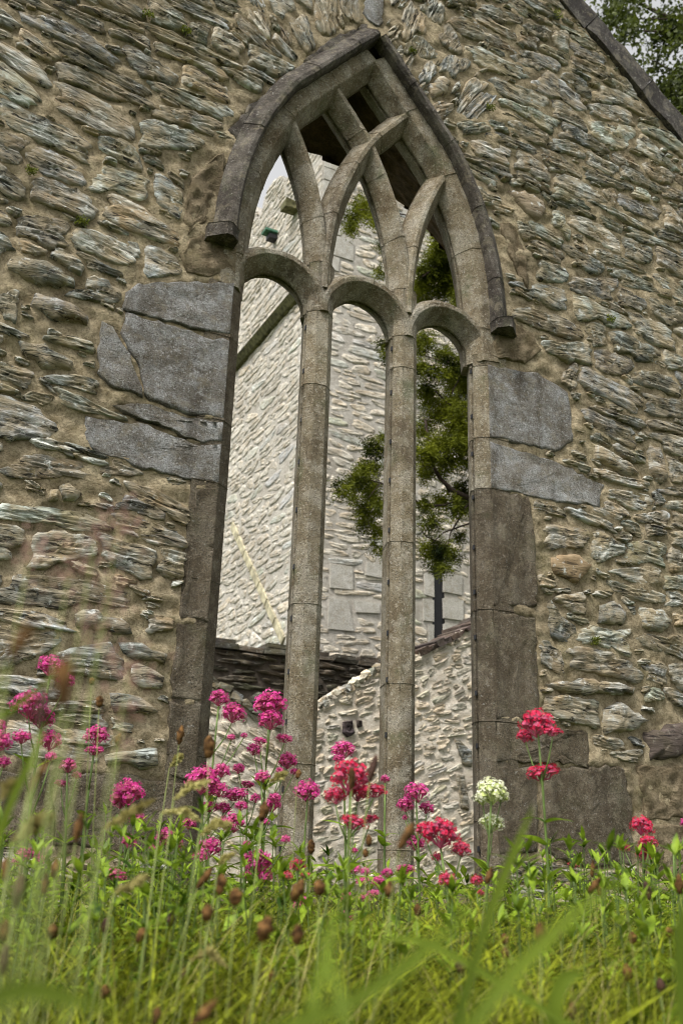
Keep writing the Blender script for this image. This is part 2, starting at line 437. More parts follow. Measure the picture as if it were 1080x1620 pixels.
t.color(t.rmp(n_, [(.35, (.03, .04, .012)), (.6, (.07, .10, .025))])); t.bump(t.noise(w_, 40, 5, .7), .8, .03); M['groundgreen'] = t.m
make_ground()

# ------------------------------------------------------------------ the window wall
WALL = thing('chapel_gable_wall', 'roofless rubble stone gable wall with a tall three-light traceried gothic window', 'wall', (0, 0, -.7))
WP = (0.0, 0.0, -.7)
PT = .475
_h = np.linspace(0, 2, 400)
_o = np.where(_h < 1.02, .172*_h**2+.068*_h**3, 0); _k = np.argmax(_h >= 1.02); _s = 2*.172*_h[_k-1]+3*.068*_h[_k-1]**2
_o = np.where(_h < _h[_k], _o, _o[_k-1]+(_h-_h[_k-1])*max(_s, .78))
_o = _o+.022*_h**2*np.clip(_h, 0, 1)
def rise(o): return float(np.interp(o, _o, _h))       # height above the springing where the arch has leaned in by o
def arc_pts(u0, Rr, spring, u_end=0.0, n=24, side=1, v_start=None):
    """right hand half of a pointed arch: from (u0, spring) leaning inward until u = u_end"""
    p = [(u0-o, spring+rise(o)) for o in (np.linspace(0, 1, n)**1.6)*(u0-u_end)]
    return [(side*a, b) for a, b in p]
def sweep(name, path, prof, mat, parent, yoff=0.0, noise=.0026, flip=1, gap=.0006, label=None, kind=None):
    """path in (u, v); prof closed list of (n, Y): n measured to the right of the direction of travel * flip"""
    path = np.array(path, float); n = len(path)
    tg = np.gradient(path, axis=0); tg /= np.linalg.norm(tg, axis=1, keepdims=True)
    nm = np.stack([tg[:, 1], -tg[:, 0]], 1)*flip
    path = path.copy(); path[0] += tg[0]*gap; path[-1] -= tg[-1]*gap
    V = []; F = []; k = len(prof)
    for i in range(n):
        for a, b in prof:
            q = path[i]+nm[i]*a
            d = noise*((2*vnoise(q[0]*28+b*31, q[1]*28, 7)-1)*1.3+(2*vnoise(q[0]*70+b*90+a*50, q[1]*70, 9)-1))
            V.append((q[0]+d*.6, b+yoff+d, q[1]))
    for i in range(n-1):
        for j in range(k):
            j2 = (j+1) % k; F.append((i*k+j, i*k+j2, (i+1)*k+j2, (i+1)*k+j))
    F.append(tuple(range(k))); F.append(tuple((n-1)*k+j for j in range(k))[::-1])
    o = obj(name, V, F, mat, parent, smooth=True)
    o.data.set_sharp_from_angle(angle=R(24))
    bv = o.modifiers.new('bevel', 'BEVEL'); bv.width = .0022; bv.segments = 1; bv.limit_method = 'ANGLE'; bv.angle_limit = R(24)
    return o
def half_prof(a, b, c, g0, yb, a2):
    """closed symmetric tracery section: fillet a, widest b at depth c, glazing groove, back fillet a2 at yb"""
    r = [(a, 0), (b, c), (b, c+.010), (b-.014, c+.010), (b-.014, c+.024), (b, c+.024), (b, c+.034), (a2, yb)]
    return r+[(-x, y) for x, y in r[::-1]]
MUL = half_prof(.031, .067, .034, 0, .185, .028)
ARC = half_prof(.011, .064, .085, 0, .185, .024)
def seg(path, cuts):
    """split a polyline at fractional lengths"""
    path = np.array(path); L = np.concatenate([[0], np.cumsum(np.linalg.norm(np.diff(path, axis=0), axis=1))])
    out = []; cuts = [0]+list(cuts)+[L[-1]]
    for a, b in zip(cuts[:-1], cuts[1:]):
        n = max(3, int((b-a)/.03)); q = np.linspace(a, b, n+1)
        out.append(np.stack([np.interp(q, L, path[:, 0]), np.interp(q, L, path[:, 1])], 1))
    return out
SPR, RA = 2.54, 1.76
V0 = -.19
# mullions, block by block
for um, joints in ((-PT/2, (.30, .97, 2.02, 2.41)), (PT/2, (-.02, .674, 1.33, 2.234, 2.41))):
    zs = [V0]+list(joints)+[2.685]
    for a, b in zip(zs[:-1], zs[1:]):
        nn = max(3, int((b-a)/.08)); pa = [(um, z) for z in np.linspace(a, b, nn)]
        sweep('mullion_stone', pa, MUL, M['tracery'], WALL, .02)
# iron pins' sockets in the glazing grooves
MBH = MB()
for um in (-PT/2, PT/2, .70+.012):
    k = 0
    for z in np.arange(-.02, 2.4, .235):
        MBH.box((um-.0665 if um < .6 else .6445, .07+.002, z+rnd.uniform(-.02, .02)), (.004, .016, .022))
o = MBH.obj('bar_socket', M['black'], WALL, False); o['kind'] = 'stuff'
# intersecting tracery
for um in (-PT/2, PT/2):
    for sd in (1, -1):
        # arc leaving the mullion towards side sd, until it meets the main arch
        off = (.68-um*sd)/2
        p = [(um+sd*o, SPR+rise(o)) for o in (np.linspace(0, 1, 24)**1.6)*off]
        tot = sum(math.dist(p[i], p[i+1]) for i in range(len(p)-1))
        cuts = [.42*tot] if off < .3 else [.33*tot, .60*tot, .80*tot]
        for q in seg(p, cuts): sweep('arch_stone', q, ARC, M['tracery'], WALL, .010 if sd > 0 else .0165)
# main arch order
MAIN = [(.085, -.004), (.085, .20), (-.020, .20), (-.060, .115), (-.060, .105), (-.046, .105), (-.046, .091), (-.060, .091), (-.060, .080), (-.010, .000), (.0, -.004)]
for sd in (1, -1):
    p = arc_pts(.68, RA, SPR, 0.0, 40, sd); p = [(sd*.69, 2.39)]+p
    tot = sum(math.dist(p[i], p[i+1]) for i in range(len(p)-1))
    for q in seg(p, [.10*tot, .36*tot, .60*tot, .82*tot]):
        sweep('arch_stone', q, MAIN, M['tracery'], WALL, .003 if sd > 0 else .0, flip=sd)
# round heads of the three lights
RING = [(.014, 0), (-.010, 0), (-.072, .085), (-.072, .096), (-.057, .096), (-.057, .110), (-.072, .110), (-.072, .125), (-.03, .19), (.03, .19), (.050, .10), (.046, .04)]
for k in (-1, 0, 1):
    p = [(k*PT+.2375*math.cos(th), 2.41+.2375*math.sin(th)) for th in np.linspace(math.pi, 0, 33)]
    a, b = p[:18], p[17:]
    for q in (a, b): sweep('round_head_stone', q, [(-x, y) for x, y in RING], M['tracery'], WALL, .006+.002*k)
# jamb mouldings
JM = [(.0, -.001), (.055, .045), (.055, .058), (.041, .058), (.041, .074), (.055, .074), (.055, .09), (.0, .19), (-.12, .19), (-.12, .0)]
for sd, joints in ((-1, (.30, 1.0, 1.425, 1.716, 2.127)), (1, (.11, .546, 1.068, 1.682, 1.956, 2.364))):
    zs = [V0-.1]+list(joints)+[2.43]
    for a, b in zip(zs[:-1], zs[1:]):
        pa = [(sd*.70, z) for z in np.linspace(a, b, max(3, int((b-a)/.07)))]
        sweep('jamb_moulding', pa, JM, M['jamb'] if sd < 0 or a < 1.6 else M['tracery'], WALL, 0, flip=-sd)
# hood mould and its stops
HOOD = [(0, .02), (0, -.050), (.012, -.070), (.034, -.070), (.104, -.010), (.104, .02)]
for sd in (1, -1):
    p = arc_pts(.722, 1.81, 2.60, 0.0, 40, sd)
    p = [(sd*.725, 2.575)]+p if sd > 0 else [(sd*.725, 2.60)]+p[1:]
    tot = sum(math.dist(p[i], p[i+1]) for i in range(len(p)-1))
    for i, q in enumerate(seg(p, [.16*tot, .40*tot, .62*tot, .83*tot] if sd > 0 else [.38*tot, .70*tot, .9*tot])):
        sweep('hood_stone', q, HOOD, M['hood'], WALL, .0 if sd > 0 else -.003, flip=sd, noise=.003)
    STOP = [(-.006, .02), (-.006, -.070), (.035, -.108), (.060, -.108), (.132, -.04), (.132, .02)]
    zb = 2.555 if sd > 0 else 2.585
    sweep('hood_stop', [(sd*.727, zb), (sd*.727, zb+.03), (sd*.725, zb+.06)], STOP, M['hood'], WALL, 0, flip=sd)
# sill
for x0, x1 in ((-.74, -.24), (-.24, .24), (.24, .74)):
    mb = MB(); v = [(x0, -.03, -.30), (x1, -.03, -.30), (x1, -.03, -.22), (x0, -.03, -.22), (x0, .22, -.30), (x1, .22, -.30), (x1, .22, -.165), (x0, .22, -.165)]
    v = [(a+(.002 if a == x0 else -.002), b, c) for a, b, c in v]
    mb.add(v, [(0, 1, 2, 3), (5, 4, 7, 6), (3, 2, 6, 7), (0, 4, 5, 1), (1, 5, 6, 2), (0, 3, 7, 4)]); mb.obj('sill_stone', M['jamb'], WALL, False)

# gable line and coping
def under_gable(s, z, off=0.0): return (.6*np.abs(s)+.8*z) < 4.955+off
for sd in (1, -1):
    t0 = .02; L = .52; k = 0
    p0 = np.array([0, 4.955/.8]); d = np.array([.8*sd, -.6])
    while t0 < 4.3:
        L = rnd.uniform(.42, .62); a = p0+d*t0; b = p0+d*(t0+L)
        j = lambda: rnd.uniform(-.006, .006)
        pr = [(-.03+j(), -.022+j()), (.150+j(), -.026+j()), (.170, .0), (.170+j(), .84), (-.03, .84)]
        pa = [a+(b-a)*q for q in np.linspace(0, 1, 7)]
        if sd > 0 or t0 < 1.2: sweep('coping_stone', pa, pr, M['coping'], WALL, 0, flip=-sd, noise=.011, gap=.002)
        t0 += L

M['rough'] = mortar_mat('crumbling brown rubble core', (.12, .092, .055), (.24, .195, .13), (.05, .037, .022), .3, .03)
# rubble and dressed blocks of the face
F1 = Field(-2.35, 2.85, -.75, 6.2, .01)
hood_outline = [(.715, -.3)]+[(.725+.04, 2.55)]+[(a*1.0+(.128*(1 if a > .02 else 0)), b+.02) for a, b in arc_pts(.722, 1.81, 2.6, 0, 12)]
def arch_zone(s, z, u0, Rr, spring):
    a = np.abs(s); h = np.maximum(z-spring, 0); return (a < u0-np.interp(h, _h, _o)) & (z > -.3)
open_mask = arch_zone(F1.S, F1.Z, .80, .75+1.81-.63, 2.6)
F1.m |= (np.abs(F1.S) < .745) & (F1.Z > -.3) & (F1.Z < 2.62)
F1.m |= arch_zone(F1.S, F1.Z, .842, 1.95, 2.56) & (F1.Z > 2.52)
F1.m |= ~under_gable(F1.S, F1.Z, -.035)
def px(pts, Y=0.0):
    return np.array([on_y(x, y, Y)[[0, 2]] for x, y in pts])
def blockpoly(pts, snap=None, jit=.006):
    P = pts if isinstance(pts, np.ndarray) else px(pts)
    if snap is not None:
        k = np.abs(P[:, 0]-snap) < .055; P[k, 0] = snap
    out = []
    for i in range(len(P)):
        a, b = P[i], P[(i+1) % len(P)]; L = np.linalg.norm(b-a); n = max(1, int(L/.035))
        edge = snap is not None and abs(a[0]-snap) < 1e-6 and abs(b[0]-snap) < 1e-6
        for q in range(n):
            p = a+(b-a)*q/n
            if not edge and not (q == 0 and snap is not None and abs(a[0]-snap) < 1e-6): p = p+rng.normal(0, jit, 2)
            out.append(p)
    return np.array(out)
LJ, RJ = -.703, .703
blocks = [
 ([(214, 447), (300, 445), (373, 450), (373, 531), (300, 519), (192, 488), (198, 462)], LJ, 'ashlar'),
 ([(200, 494), (300, 523), (373, 543), (368, 666), (300, 655), (235, 632), (215, 570), (190, 525)], LJ, 'ashlar'),
 ([(166, 508), (188, 530), (210, 575), (228, 628), (170, 608), (156, 590), (158, 540)], None, 'ashlar'),
 ([(178, 640), (235, 640), (300, 663), (367, 672), (362, 700), (320, 700), (220, 660)], LJ, 'ashlar'),
 ([(135, 660), (220, 668), (318, 705), (362, 706), (357, 767), (308, 760), (225, 742), (150, 715), (130, 695)], LJ, 'ashlar'),
 ([(310, 772), (357, 774), (350, 868), (303, 862)], LJ, 'jamb'),
 ([(302, 868), (350, 874), (340, 985), (284, 980)], LJ, 'jamb'),
 ([(283, 986), (340, 990), (330, 1110), (270, 1105)], LJ, 'jamb'),
 ([(270, 1110), (330, 1114), (318, 1235), (262, 1228)], LJ, 'jamb'),
 ([(90, 1222), (180, 1222), (318, 1242), (310, 1360), (200, 1350), (85, 1330)], LJ, 'jamb'),
 ([(0, 1215), (85, 1222), (80, 1335), (0, 1330)], None, 'jamb'),
 ([(774, 578), (850, 590), (898, 618), (905, 660), (908, 700), (880, 714), (774, 692)], RJ, 'ashlar'),
 ([(775, 699), (870, 727), (955, 768), (948, 802), (880, 795), (776, 772)], RJ, 'ashlar'),
 ([(776, 778), (838, 786), (845, 860), (848, 962), (778, 958)], RJ, 'jamb'),
 ([(778, 964), (846, 978), (850, 1060), (855, 1142), (782, 1137)], RJ, 'jamb'),
 ([(783, 1143), (860, 1150), (932, 1160), (935, 1212), (860, 1206), (784, 1205)], RJ, 'jamb'),
 ([(784, 1211), (850, 1213), (852, 1300), (848, 1350), (788, 1350)], RJ, 'jamb'),
 ([(860, 1214), (985, 1212), (998, 1260), (1000, 1365), (930, 1372), (858, 1350)], None, 'jamb'),
 ([(1018, 1158), (1082, 1140), (1100, 1180), (1080, 1200), (1022, 1208)], None, 'darkstone'),
 ([(868, 884), (885, 875), (915, 876), (935, 890), (930, 912), (918, 925), (895, 920), (872, 908)], None, 'tan'),
 ([(806, 300), (835, 303), (862, 318), (863, 342), (850, 350), (828, 338)], None, 'tan'),
 ([(675, 136), (700, 120), (712, 128), (706, 148), (684, 160)], None, 'slate'),
 ([(362, 205), (400, 163), (470, 108), (495, 100), (508, 122), (450, 160), (405, 212), (385, 232)], None, 'hood'),
 ([(480, 96), (530, 58), (580, 36), (592, 60), (545, 92), (512, 118)], None, 'hood'),
 ([(578, -5), (606, -5), (606, 38), (592, 42), (580, 30)], None, 'ashlar'),
 ([(1008, 1214), (1060, 1208), (1100, 1212), (1104, 1290), (1020, 1300)], None, 'rough'),
 ([(1022, 1308), (1104, 1298), (1112, 1385), (1060, 1400), (1012, 1390)], None, 'rough'),
 ([(322, 262), (352, 243), (356, 300), (346, 336), (322, 352), (300, 372), (288, 335), (300, 290)], None, 'rough'),
 ([(300, 380), (332, 366), (368, 376), (371, 434), (330, 436), (296, 432), (284, 405)], LJ, 'rough'),
 ([(792, 350), (800, 395), (815, 425), (835, 460), (830, 400), (815, 360)], None, 'rough'),
 ([(785, 515), (812, 512), (845, 528), (855, 555), (830, 575), (780, 566)], None, 'rough'),
 ([(94, 768), (112, 765), (132, 778), (120, 792), (98, 790)], None, 'slate'),
 ([(79, 778), (95, 780), (92, 792), (80, 790)], None, 'slate'),
 ([(112, 968), (150, 962), (210, 990), (208, 1005), (150, 1000), (118, 992)], None, 'slate'),
 ([(183, 1015), (225, 1013), (270, 1040), (262, 1052), (205, 1045)], None, 'slate'),
 ([(205, 1052), (240, 1050), (262, 1075), (258, 1095), (225, 1092), (210, 1075)], None, 'slate'),
 ([(165, 1092), (220, 1100), (255, 1125), (240, 1133), (175, 1125)], None, 'slate'),
 ([(160, 1190), (255, 1182), (255, 1210), (220, 1215), (165, 1208)], None, 'slate'),
 ([(10, 405), (60, 408), (125, 440), (120, 455), (60, 452), (5, 430)], None, 'slate'),
 ([(50, 462), (100, 475), (150, 500), (145, 512), (80, 500), (45, 480)], None, 'slate'),
 ([(25, 535), (70, 545), (120, 575), (115, 590), (70, 585), (35, 560)], None, 'slate'),
 ([(945, 955), (968, 948), (992, 968), (985, 992), (945, 984)], None, 'slate'),
 ([(1010, 960), (1050, 965), (1065, 985), (1045, 1003), (1008, 990)], None, 'slate'),
 ([(950, 1120), (985, 1110), (1025, 1140), (1010, 1155), (955, 1160)], None, 'slate'),
 ([(855, 1080), (935, 1075), (1010, 1085), (1005, 1098), (900, 1100)], None, 'slate'),
 ([(935, 700), (1000, 735), (1012, 752), (990, 755), (938, 725)], None, 'slate'),
 ([(1022, 700), (1042, 705), (1055, 760), (1045, 770), (1025, 745)], None, 'slate'),
]
F2 = F1
heroes = []; FH = Field(-2.35, 2.85, -.75, 6.2, .01)
for pts, snap, mk in blocks:
    P = blockpoly(pts, snap, .005 if snap else .007)
    F1.poly(P, .012 if mk in ('ashlar', 'jamb', 'hood') else .018)
    heroes.append((P, snap, mk))
    if mk in ('ashlar', 'jamb', 'hood'): FH.poly(P, -.02)
def hero_mesh(P, snap, mk):
    c = P.mean(0); n = len(P); D = P-c; dressed = mk in ('ashlar', 'jamb', 'hood', 'rough')
    rings = np.array([.15, .3, .45, .6, .72, .82, .9, .955, .985, 1.0, 1.0] if dressed else [.2, .4, .6, .75, .87, .95, 1.0])
    V = [[c[0], 0, c[1]]]; rr = np.concatenate([[0], np.repeat(rings, n)])
    xs = np.concatenate([[0], (rings[:, None]*D[:, 0]).ravel()])+c[0]; zs = np.concatenate([[0], (rings[:, None]*D[:, 1]).ravel()])+c[1]
    if dressed:
        if mk == 'rough': rel = (fbm(xs*24, zs*24, 31, 4)-.5)*.05
        elif mk == 'jamb': rel = (fbm(xs*22, zs*4.5, 31, 4)-.5)*.032+(fbm(xs*40, zs*40, 8, 2)-.5)*.008
        else: rel = (fbm(xs*11, zs*16, 31, 4)-.5)*.016+(fbm(xs*45, zs*45, 8, 2)-.5)*.006
        a = np.arctan2(0, 1); edge = np.clip((rr-.9)/.1, 0, 1)
        if snap is not None: near = np.clip(1-np.abs(xs-snap)/.05, 0, 1)
        else: near = 0*xs
        h = .006+rel*(1-near)-.014*np.clip((rr-.955)/.045, 0, 1)**2*(1-near); h = np.where(near > .95, .005, h)
        h[-n:] = -.06
    else:
        s0 = rng.uniform(0, 9); w = fbm(xs*9+s0, zs*24, 7, 3)
        t = (zs+.35*(xs-c[0]))/.018+w*3; saw = t-np.floor(t)
        h = (.030 if mk != 'tan' else .022)*(1-rr**4)+(.008 if mk == 'slate' else .003)*(saw-.5)*(1-rr**6)+(w-.5)*.014-.04*np.clip((rr-.86)/.14, 0, 1)**1.5
    V = np.stack([xs, -h, zs], 1); F = [(0, 1+k, 1+(k+1) % n) for k in range(n)]
    for i in range(len(rings)-1):
        a0 = 1+i*n
        for k in range(n): k2 = (k+1) % n; F.append((a0+k, a0+n+k, a0+n+k2, a0+k2))
    return V, F
for P, snap, mk in heroes:
    V, F = hero_mesh(P, snap, mk)
    obj('dressed_block' if mk in ('ashlar', 'jamb', 'hood') else 'stone', V, F, M[mk], WALL)
def orient1(s, z):
    r = math.hypot(s, z-2.6)
    k = 0.0
    if z > 3.75 and abs(s) < .8 and r < 2.05:
        rel = math.atan2(z-2.6, s)
        if rel > math.pi/2: rel -= math.pi
        k = max(0, min(1, (z-3.75)/.2))*max(0, min(1, (2.45-r)/.35))
        return rel*k*.85+rng.normal(0, .10)
    base = -.05 if s < 0 else -.03
    if s < -.9 and z > 2.4: base = -.13
    if s > .9: base = -.06
    return base+rng.normal(0, .07)
stones = pack(F1, orient1, (.06, .17), (.16, .50), .005, lambda s, z: under_gable(s, z, -.04),
              small=((1500, (.10, .24), .34), (3500, (.05, .12), .42), (1500, (.03, .06), .5)), rough=.15, n=34)
for g in stones:
    c = g['P'].mean(0); d = np.array([c[0], 0, c[1]])-CAM; zc = d@_fw
    x = 540+FPX*(d@_R)/zc; y = 810-FPX*(d@_U)/zc
    g['w'] = (1/zc**2) if (-20 < x < 1100 and -20 < y < 1420) else 1e-6
print('stones', len(stones), sum(1 for g in stones if g['w'] > 1e-5))
put_stones(stones, ((0, 0, 0), (1, 0, 0), (0, 1, 0)), WALL, M['slate'], limit=300-sum(1 for h in heroes if h[2] not in ('ashlar', 'jamb', 'hood')), prot=(.004, .016), strata=.0048)
def inside1(s, z):
    return under_gable(s, z, 0.02) & ~((np.abs(s) < .73) & (z > -.28) & (z < 2.6)) & ~(arch_zone(s, z, .765, 1.83, 2.56) & (z > 2.5))
mortar_grid(F1, ((0, 0, 0), (1, 0, 0), (0, 1, 0)), inside1, WALL, M['mortar'], .015, recess=FH)
# thickness: embrasure splaying to the segmental rear arch, and the inner face
def rear_curves():
    fr = [(.76, z) for z in np.linspace(-.3, 2.54, 14)]+arc_pts(.76, RA+.07, 2.56, 0, 22)[1:]
    re = [(1.25, z) for z in np.linspace(-.3, 3.1, 14)]+[(1.25*math.cos(a), 3.1+.96*math.sin(a)) for a in np.linspace(0, math.pi/2, 22)][1:]
    fr = fr+[(-a, b) for a, b in fr[::-1][1:]]; re = re+[(-a, b) for a, b in re[::-1][1:]]
    return np.array(fr), np.array(re)
fr, re_ = rear_curves()
fr = seg(fr, [])[0]; L1 = np.linspace(0, 1, 141)
def resamp(P, n):
    L = np.concatenate([[0], np.cumsum(np.linalg.norm(np.diff(P, axis=0), axis=1))]); q = np.linspace(0, L[-1], n)
    return np.stack([np.interp(q, L, P[:, 0]), np.interp(q, L, P[:, 1])], 1)
A_, B_ = resamp(fr, 161), resamp(re_, 161)
rows = 26; V = []
for j in range(rows+1):
    t = j/rows
    P = A_*(1-t)+B_*t; nrm = (fbm(np.arange(161)*.55, np.full(161, j*.5), 21, 3)-.5)*.07*min(1, 4*t)*min(1, 1.0)
    cc = np.array([0, 1.8]); D = P-cc; D /= np.linalg.norm(D, axis=1, keepdims=True)
    P = P+D*nrm[:, None]
    for p in P: V.append((p[0], .19+.66*t, p[1]))
Fq = [(j*161+i, j*161+i+1, (j+1)*161+i+1, (j+1)*161+i) for j in range(rows) for i in range(160)]
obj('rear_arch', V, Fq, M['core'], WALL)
backs = np.linspace(-2.35, 2.85, 80); backz = np.linspace(-.75, 6.2, 100)
jj, ii = np.mgrid[0:99, 0:79]
XX, ZZ = np.meshgrid(backs, backz); k = (jj*80+ii).ravel(); sc = XX[:-1, :-1].ravel()+.033; zc = ZZ[:-1, :-1].ravel()+.035
inb = (np.abs(sc) < 1.24) & (zc > -.3) & ((zc < 3.1) | ((sc/1.25)**2+((zc-3.1)/.96)**2 < 1))
keep = under_gable(sc, zc, .03) & ~inb
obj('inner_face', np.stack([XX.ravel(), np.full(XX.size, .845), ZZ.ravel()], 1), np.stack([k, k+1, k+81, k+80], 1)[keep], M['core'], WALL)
for zc_ in (-.3,):
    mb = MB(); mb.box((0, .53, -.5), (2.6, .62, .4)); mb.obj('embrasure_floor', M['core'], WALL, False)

# ------------------------------------------------------------------ beyond the window: tower, low walls
def in_px(x0, y0, x1, y1, m=25):
    def fn(P):
        d = np.asarray(P)-CAM; z = d@_fw
        if z <= 0: return False
        x = 540+FPX*(d@_R)/z; y = 810-FPX*(d@_U)/z
        return x0-m < x < x1+m and y0-m < y < y1+m
    return fn
seen = in_px(345, 225, 760, 1420)
def poly_inside(P):
    P = np.asarray(P)
    def fn(s, z):
        s = np.asarray(s, float); z = np.asarray(z, float); ins = np.zeros(s.shape, bool)
        for k in range(len(P)):
            a, b = P[k], P[(k+1) % len(P)]
            if abs(b[1]-a[1]) < 1e-9: continue
            ins ^= ((a[1] > z) != (b[1] > z)) & (s < (b[0]-a[0])*(z-a[1])/(b[1]-a[1])+a[0])
        return ins
    return fn
def wall_face(parent, frame, poly, stonemat, mortmat, rowh, lens, gap, orient, limit, cell=.02, step=.05, prot=(.01, .03), strata=.01, pitch=.03, pre=(), thick=.6, small=(), hole=None, rings=(.0, .35, .65, .87, 1.0), n=18, amp=1.0, mats=None):
    org, sa, ya = [np.array(q, float) for q in frame]
    P = np.asarray(poly); lo = P.min(0); hi = P.max(0)
    f = Field(lo[0], hi[0], lo[1], hi[1], cell)
    ins = poly_inside(P); f.m |= ~ins(f.S, f.Z)
    pz = poly_inside(hole) if hole is not None else None
    if hole is not None: f.m |= pz(f.S, f.Z)
    for q in pre: f.poly(q, gap)
    def vis(s, z):
        return seen(org+sa*s+np.array([0, 0, z]))
    st = pack(f, orient, rowh, lens, gap, vis, small, .12, n)
    for g in st:
        c = g['P'].mean(0); d = org+sa*c[0]+np.array([0, 0, c[1]])-CAM; g['w'] = 1/(d@_fw)**2
    put_stones(st, frame, parent, stonemat, limit=limit, prot=prot, strata=strata, pitch=pitch, rings=rings, sink=.05, mats=mats)
    def inside(s, z):
        r = ins(s, z)
        return r & ~pz(s, z) if hole is not None else r
    mortar_grid(f, frame, inside, parent, mortmat, step, .004, amp)
    # body of the wall behind the face
    V = []; nP = len(P)
    for d in (.035, thick):
        for p in P: V.append(org+sa*p[0]+ya*d+np.array([0, 0, p[1]-(.05 if p[1] > -.5 else 0)]))
    F = [tuple(range(nP, 2*nP))]+[(i, (i+1) % nP, nP+(i+1) % nP, nP+i) for i in range(nP)]
    if hole is None: F.append(tuple(range(nP)))
    obj('wall_core', V, F, mortmat, parent, False)
    return len(st)
TX, TY = 3.0, 7.35
TOWER = thing('abbey_tower', 'tall pale rubble church tower seen through the window lights, with a narrow dark slit window', 'tower', (TX, TY, -.65))
def tx(x, y): q = on_x(x, y, TX); return (-q[1], q[2])
top = [tx(x, y) for x, y in ((330, 352), (352, 340), (366, 318), (376, 352), (384, 345), (396, 320), (402, 322), (407, 345), (413, 341), (416, 318), (425, 299), (433, 286), (442, 279), (456, 281), (466, 262), (480, 245), (489, 232))]
# keep stations running monotonically from far (left) to near (right)
top = sorted(top, key=lambda p: p[0])
near_top = top[-1]
cz = on_y(513, 215, TY)[2]
polyL = [(top[0][0]-1.2, -.8), (top[0][0]-1.2, top[0][1])]+top+[(-TY, near_top[1]+.25), (-TY, -.8)]
nL = wall_face(TOWER, ((TX, 0, 0), (0, -1, 0), (1, 0, 0)), polyL, M['towerstone'], M['towermortar'], (.07, .17), (.25, .7), .006, lambda s, z: rng.normal(0, .10), 150, amp=.6, prot=(.002, .011), strata=.0045, pitch=.035, small=((500, (.12, .3), .4),))
slit = [tuple(on_y(x, y, TY)[[0, 2]]) for x, y in ((685, 884), (701, 884), (701, 1020), (685, 1020))]
sx0, sx1 = slit[0][0], slit[1][0]; sz0, sz1 = slit[3][1]-.1, slit[0][1]
hole = [(sx0, sz0), (sx1, sz0), (sx1, sz1), (sx0, sz1)]
def py7(pts): return np.array([on_y(x, y, TY)[[0, 2]] for x, y in pts])
dress = []
for y0, y1 in ((870, 905), (907, 945), (947, 985), (987, 1025)):
    j = rnd.uniform(-5, 5)
    a = on_y(672-j, y0, TY)[[0, 2]]; b = on_y(686, y1, TY)[[0, 2]]
    dress.append(np.array([(a[0], b[1]+.01), (sx0, b[1]+.01), (sx0, a[1]), (a[0], a[1])]))
    a = on_y(701, y0, TY)[[0, 2]]; b = on_y(728+j, y1, TY)[[0, 2]]
    dress.append(np.array([(sx1, b[1]+.02), (b[0], b[1]+.02), (b[0], a[1]+.01), (sx1, a[1]+.01)]))
dress += [py7([(521, 893), (556, 897), (558, 934), (522, 930)]), py7([(520, 945), (553, 950), (553, 968), (560, 1000), (517, 996)]), py7([(560, 950), (600, 955), (600, 970), (562, 968)]), py7([(578, 890), (604, 893), (604, 915), (577, 911)])]
zz = near_top[1]-2.6
kq = 0
while zz < near_top[1]+.3:
    hgt = rng.uniform(.22, .38); w = .55 if kq % 2 else .32
    dress.append(np.array([(TX, zz), (TX+w, zz), (TX+w, zz+hgt-.025), (TX, zz+hgt-.025)])); zz += hgt; kq += 1
polyR = [(TX, -.8), (TX+5.5, -.8), (TX+5.5, near_top[1]+.4), (TX, near_top[1]+.25)]
nR = wall_face(TOWER, ((0, TY, 0), (1, 0, 0), (0, 1, 0)), polyR, M['towerstone'], M['towermortar'], (.06, .16), (.22, .7), .006, lambda s, z: rng.normal(0, .06), 150, amp=.6, prot=(.002, .012), strata=.005, pitch=.03, pre=dress, hole=hole, small=((700, (.12, .3), .4),))
print('tower stones', nL, nR)
for P in dress:
    P = P+rng.normal(0, .006, P.shape); c = P.mean(0); P = c+(P-c)*.985
    V = [(p[0], TY-.022, p[1]) for p in P]+[(p[0], TY+.1, p[1]) for p in P]
    obj('dressed_stone', V, [(0, 1, 2, 3), (1, 0, 4, 5), (2, 1, 5, 6), (3, 2, 6, 7), (0, 3, 7, 4)], M['towerdress'], TOWER, False)
mb = MB(); mb.box(((sx0+sx1)/2, TY+.045, (sz0+sz1)/2), (sx1-sx0+.1, .03, sz1-sz0+.1)); mb.obj('slit_window', M['black'], TOWER, False)
# string course on the left face
a = np.array(tx(340, 640)); b = np.array(tx(475, 459))
zsc = (tx(378, 583)[1]+tx(465, 474)[1])/2
mb = MB(); yy = -TY
k = 0
while yy > -13:
    L = rnd.uniform(.6, .9); mb = MB()
    v = [(TX+.1, -yy, zsc-.09), (TX-.06, -yy, zsc-.06), (TX-.15, -yy, zsc+.05), (TX+.1, -yy, zsc+.13)]
    v2 = [(x_, y_+L-.012, z_) for x_, y_, z_ in v]
    mb.add(v+v2, [(0, 1, 2, 3), (7, 6, 5, 4), (0, 4, 5, 1), (1, 5, 6, 2), (2, 6, 7, 3), (3, 7, 4, 0)]); mb.obj('string_course_stone', M['moss'], TOWER, False); yy -= L
# projecting spout stone, corbel, putlog
q = on_x(437, 374, TX)
mb = MB(); mb.box((TX-.12, q[1], q[2]+.03), (.22, .20, .04)); sp = mb.obj('spout_stone', M['green'], TOWER, False)
mb = MB(); mb.box((TX-.08, q[1], q[2]-.06), (.15, .15, .08)); mb.obj('dark_slot_block', M['black'], TOWER, False)  # near-black block added for the dark slot below the spout stone
q = on_x(470, 332, TX); mb = MB(); mb.box((TX-.10, q[1], q[2]), (.3, .25, .12), jit=.02); mb.obj('corbel', M['moss'], TOWER, False)
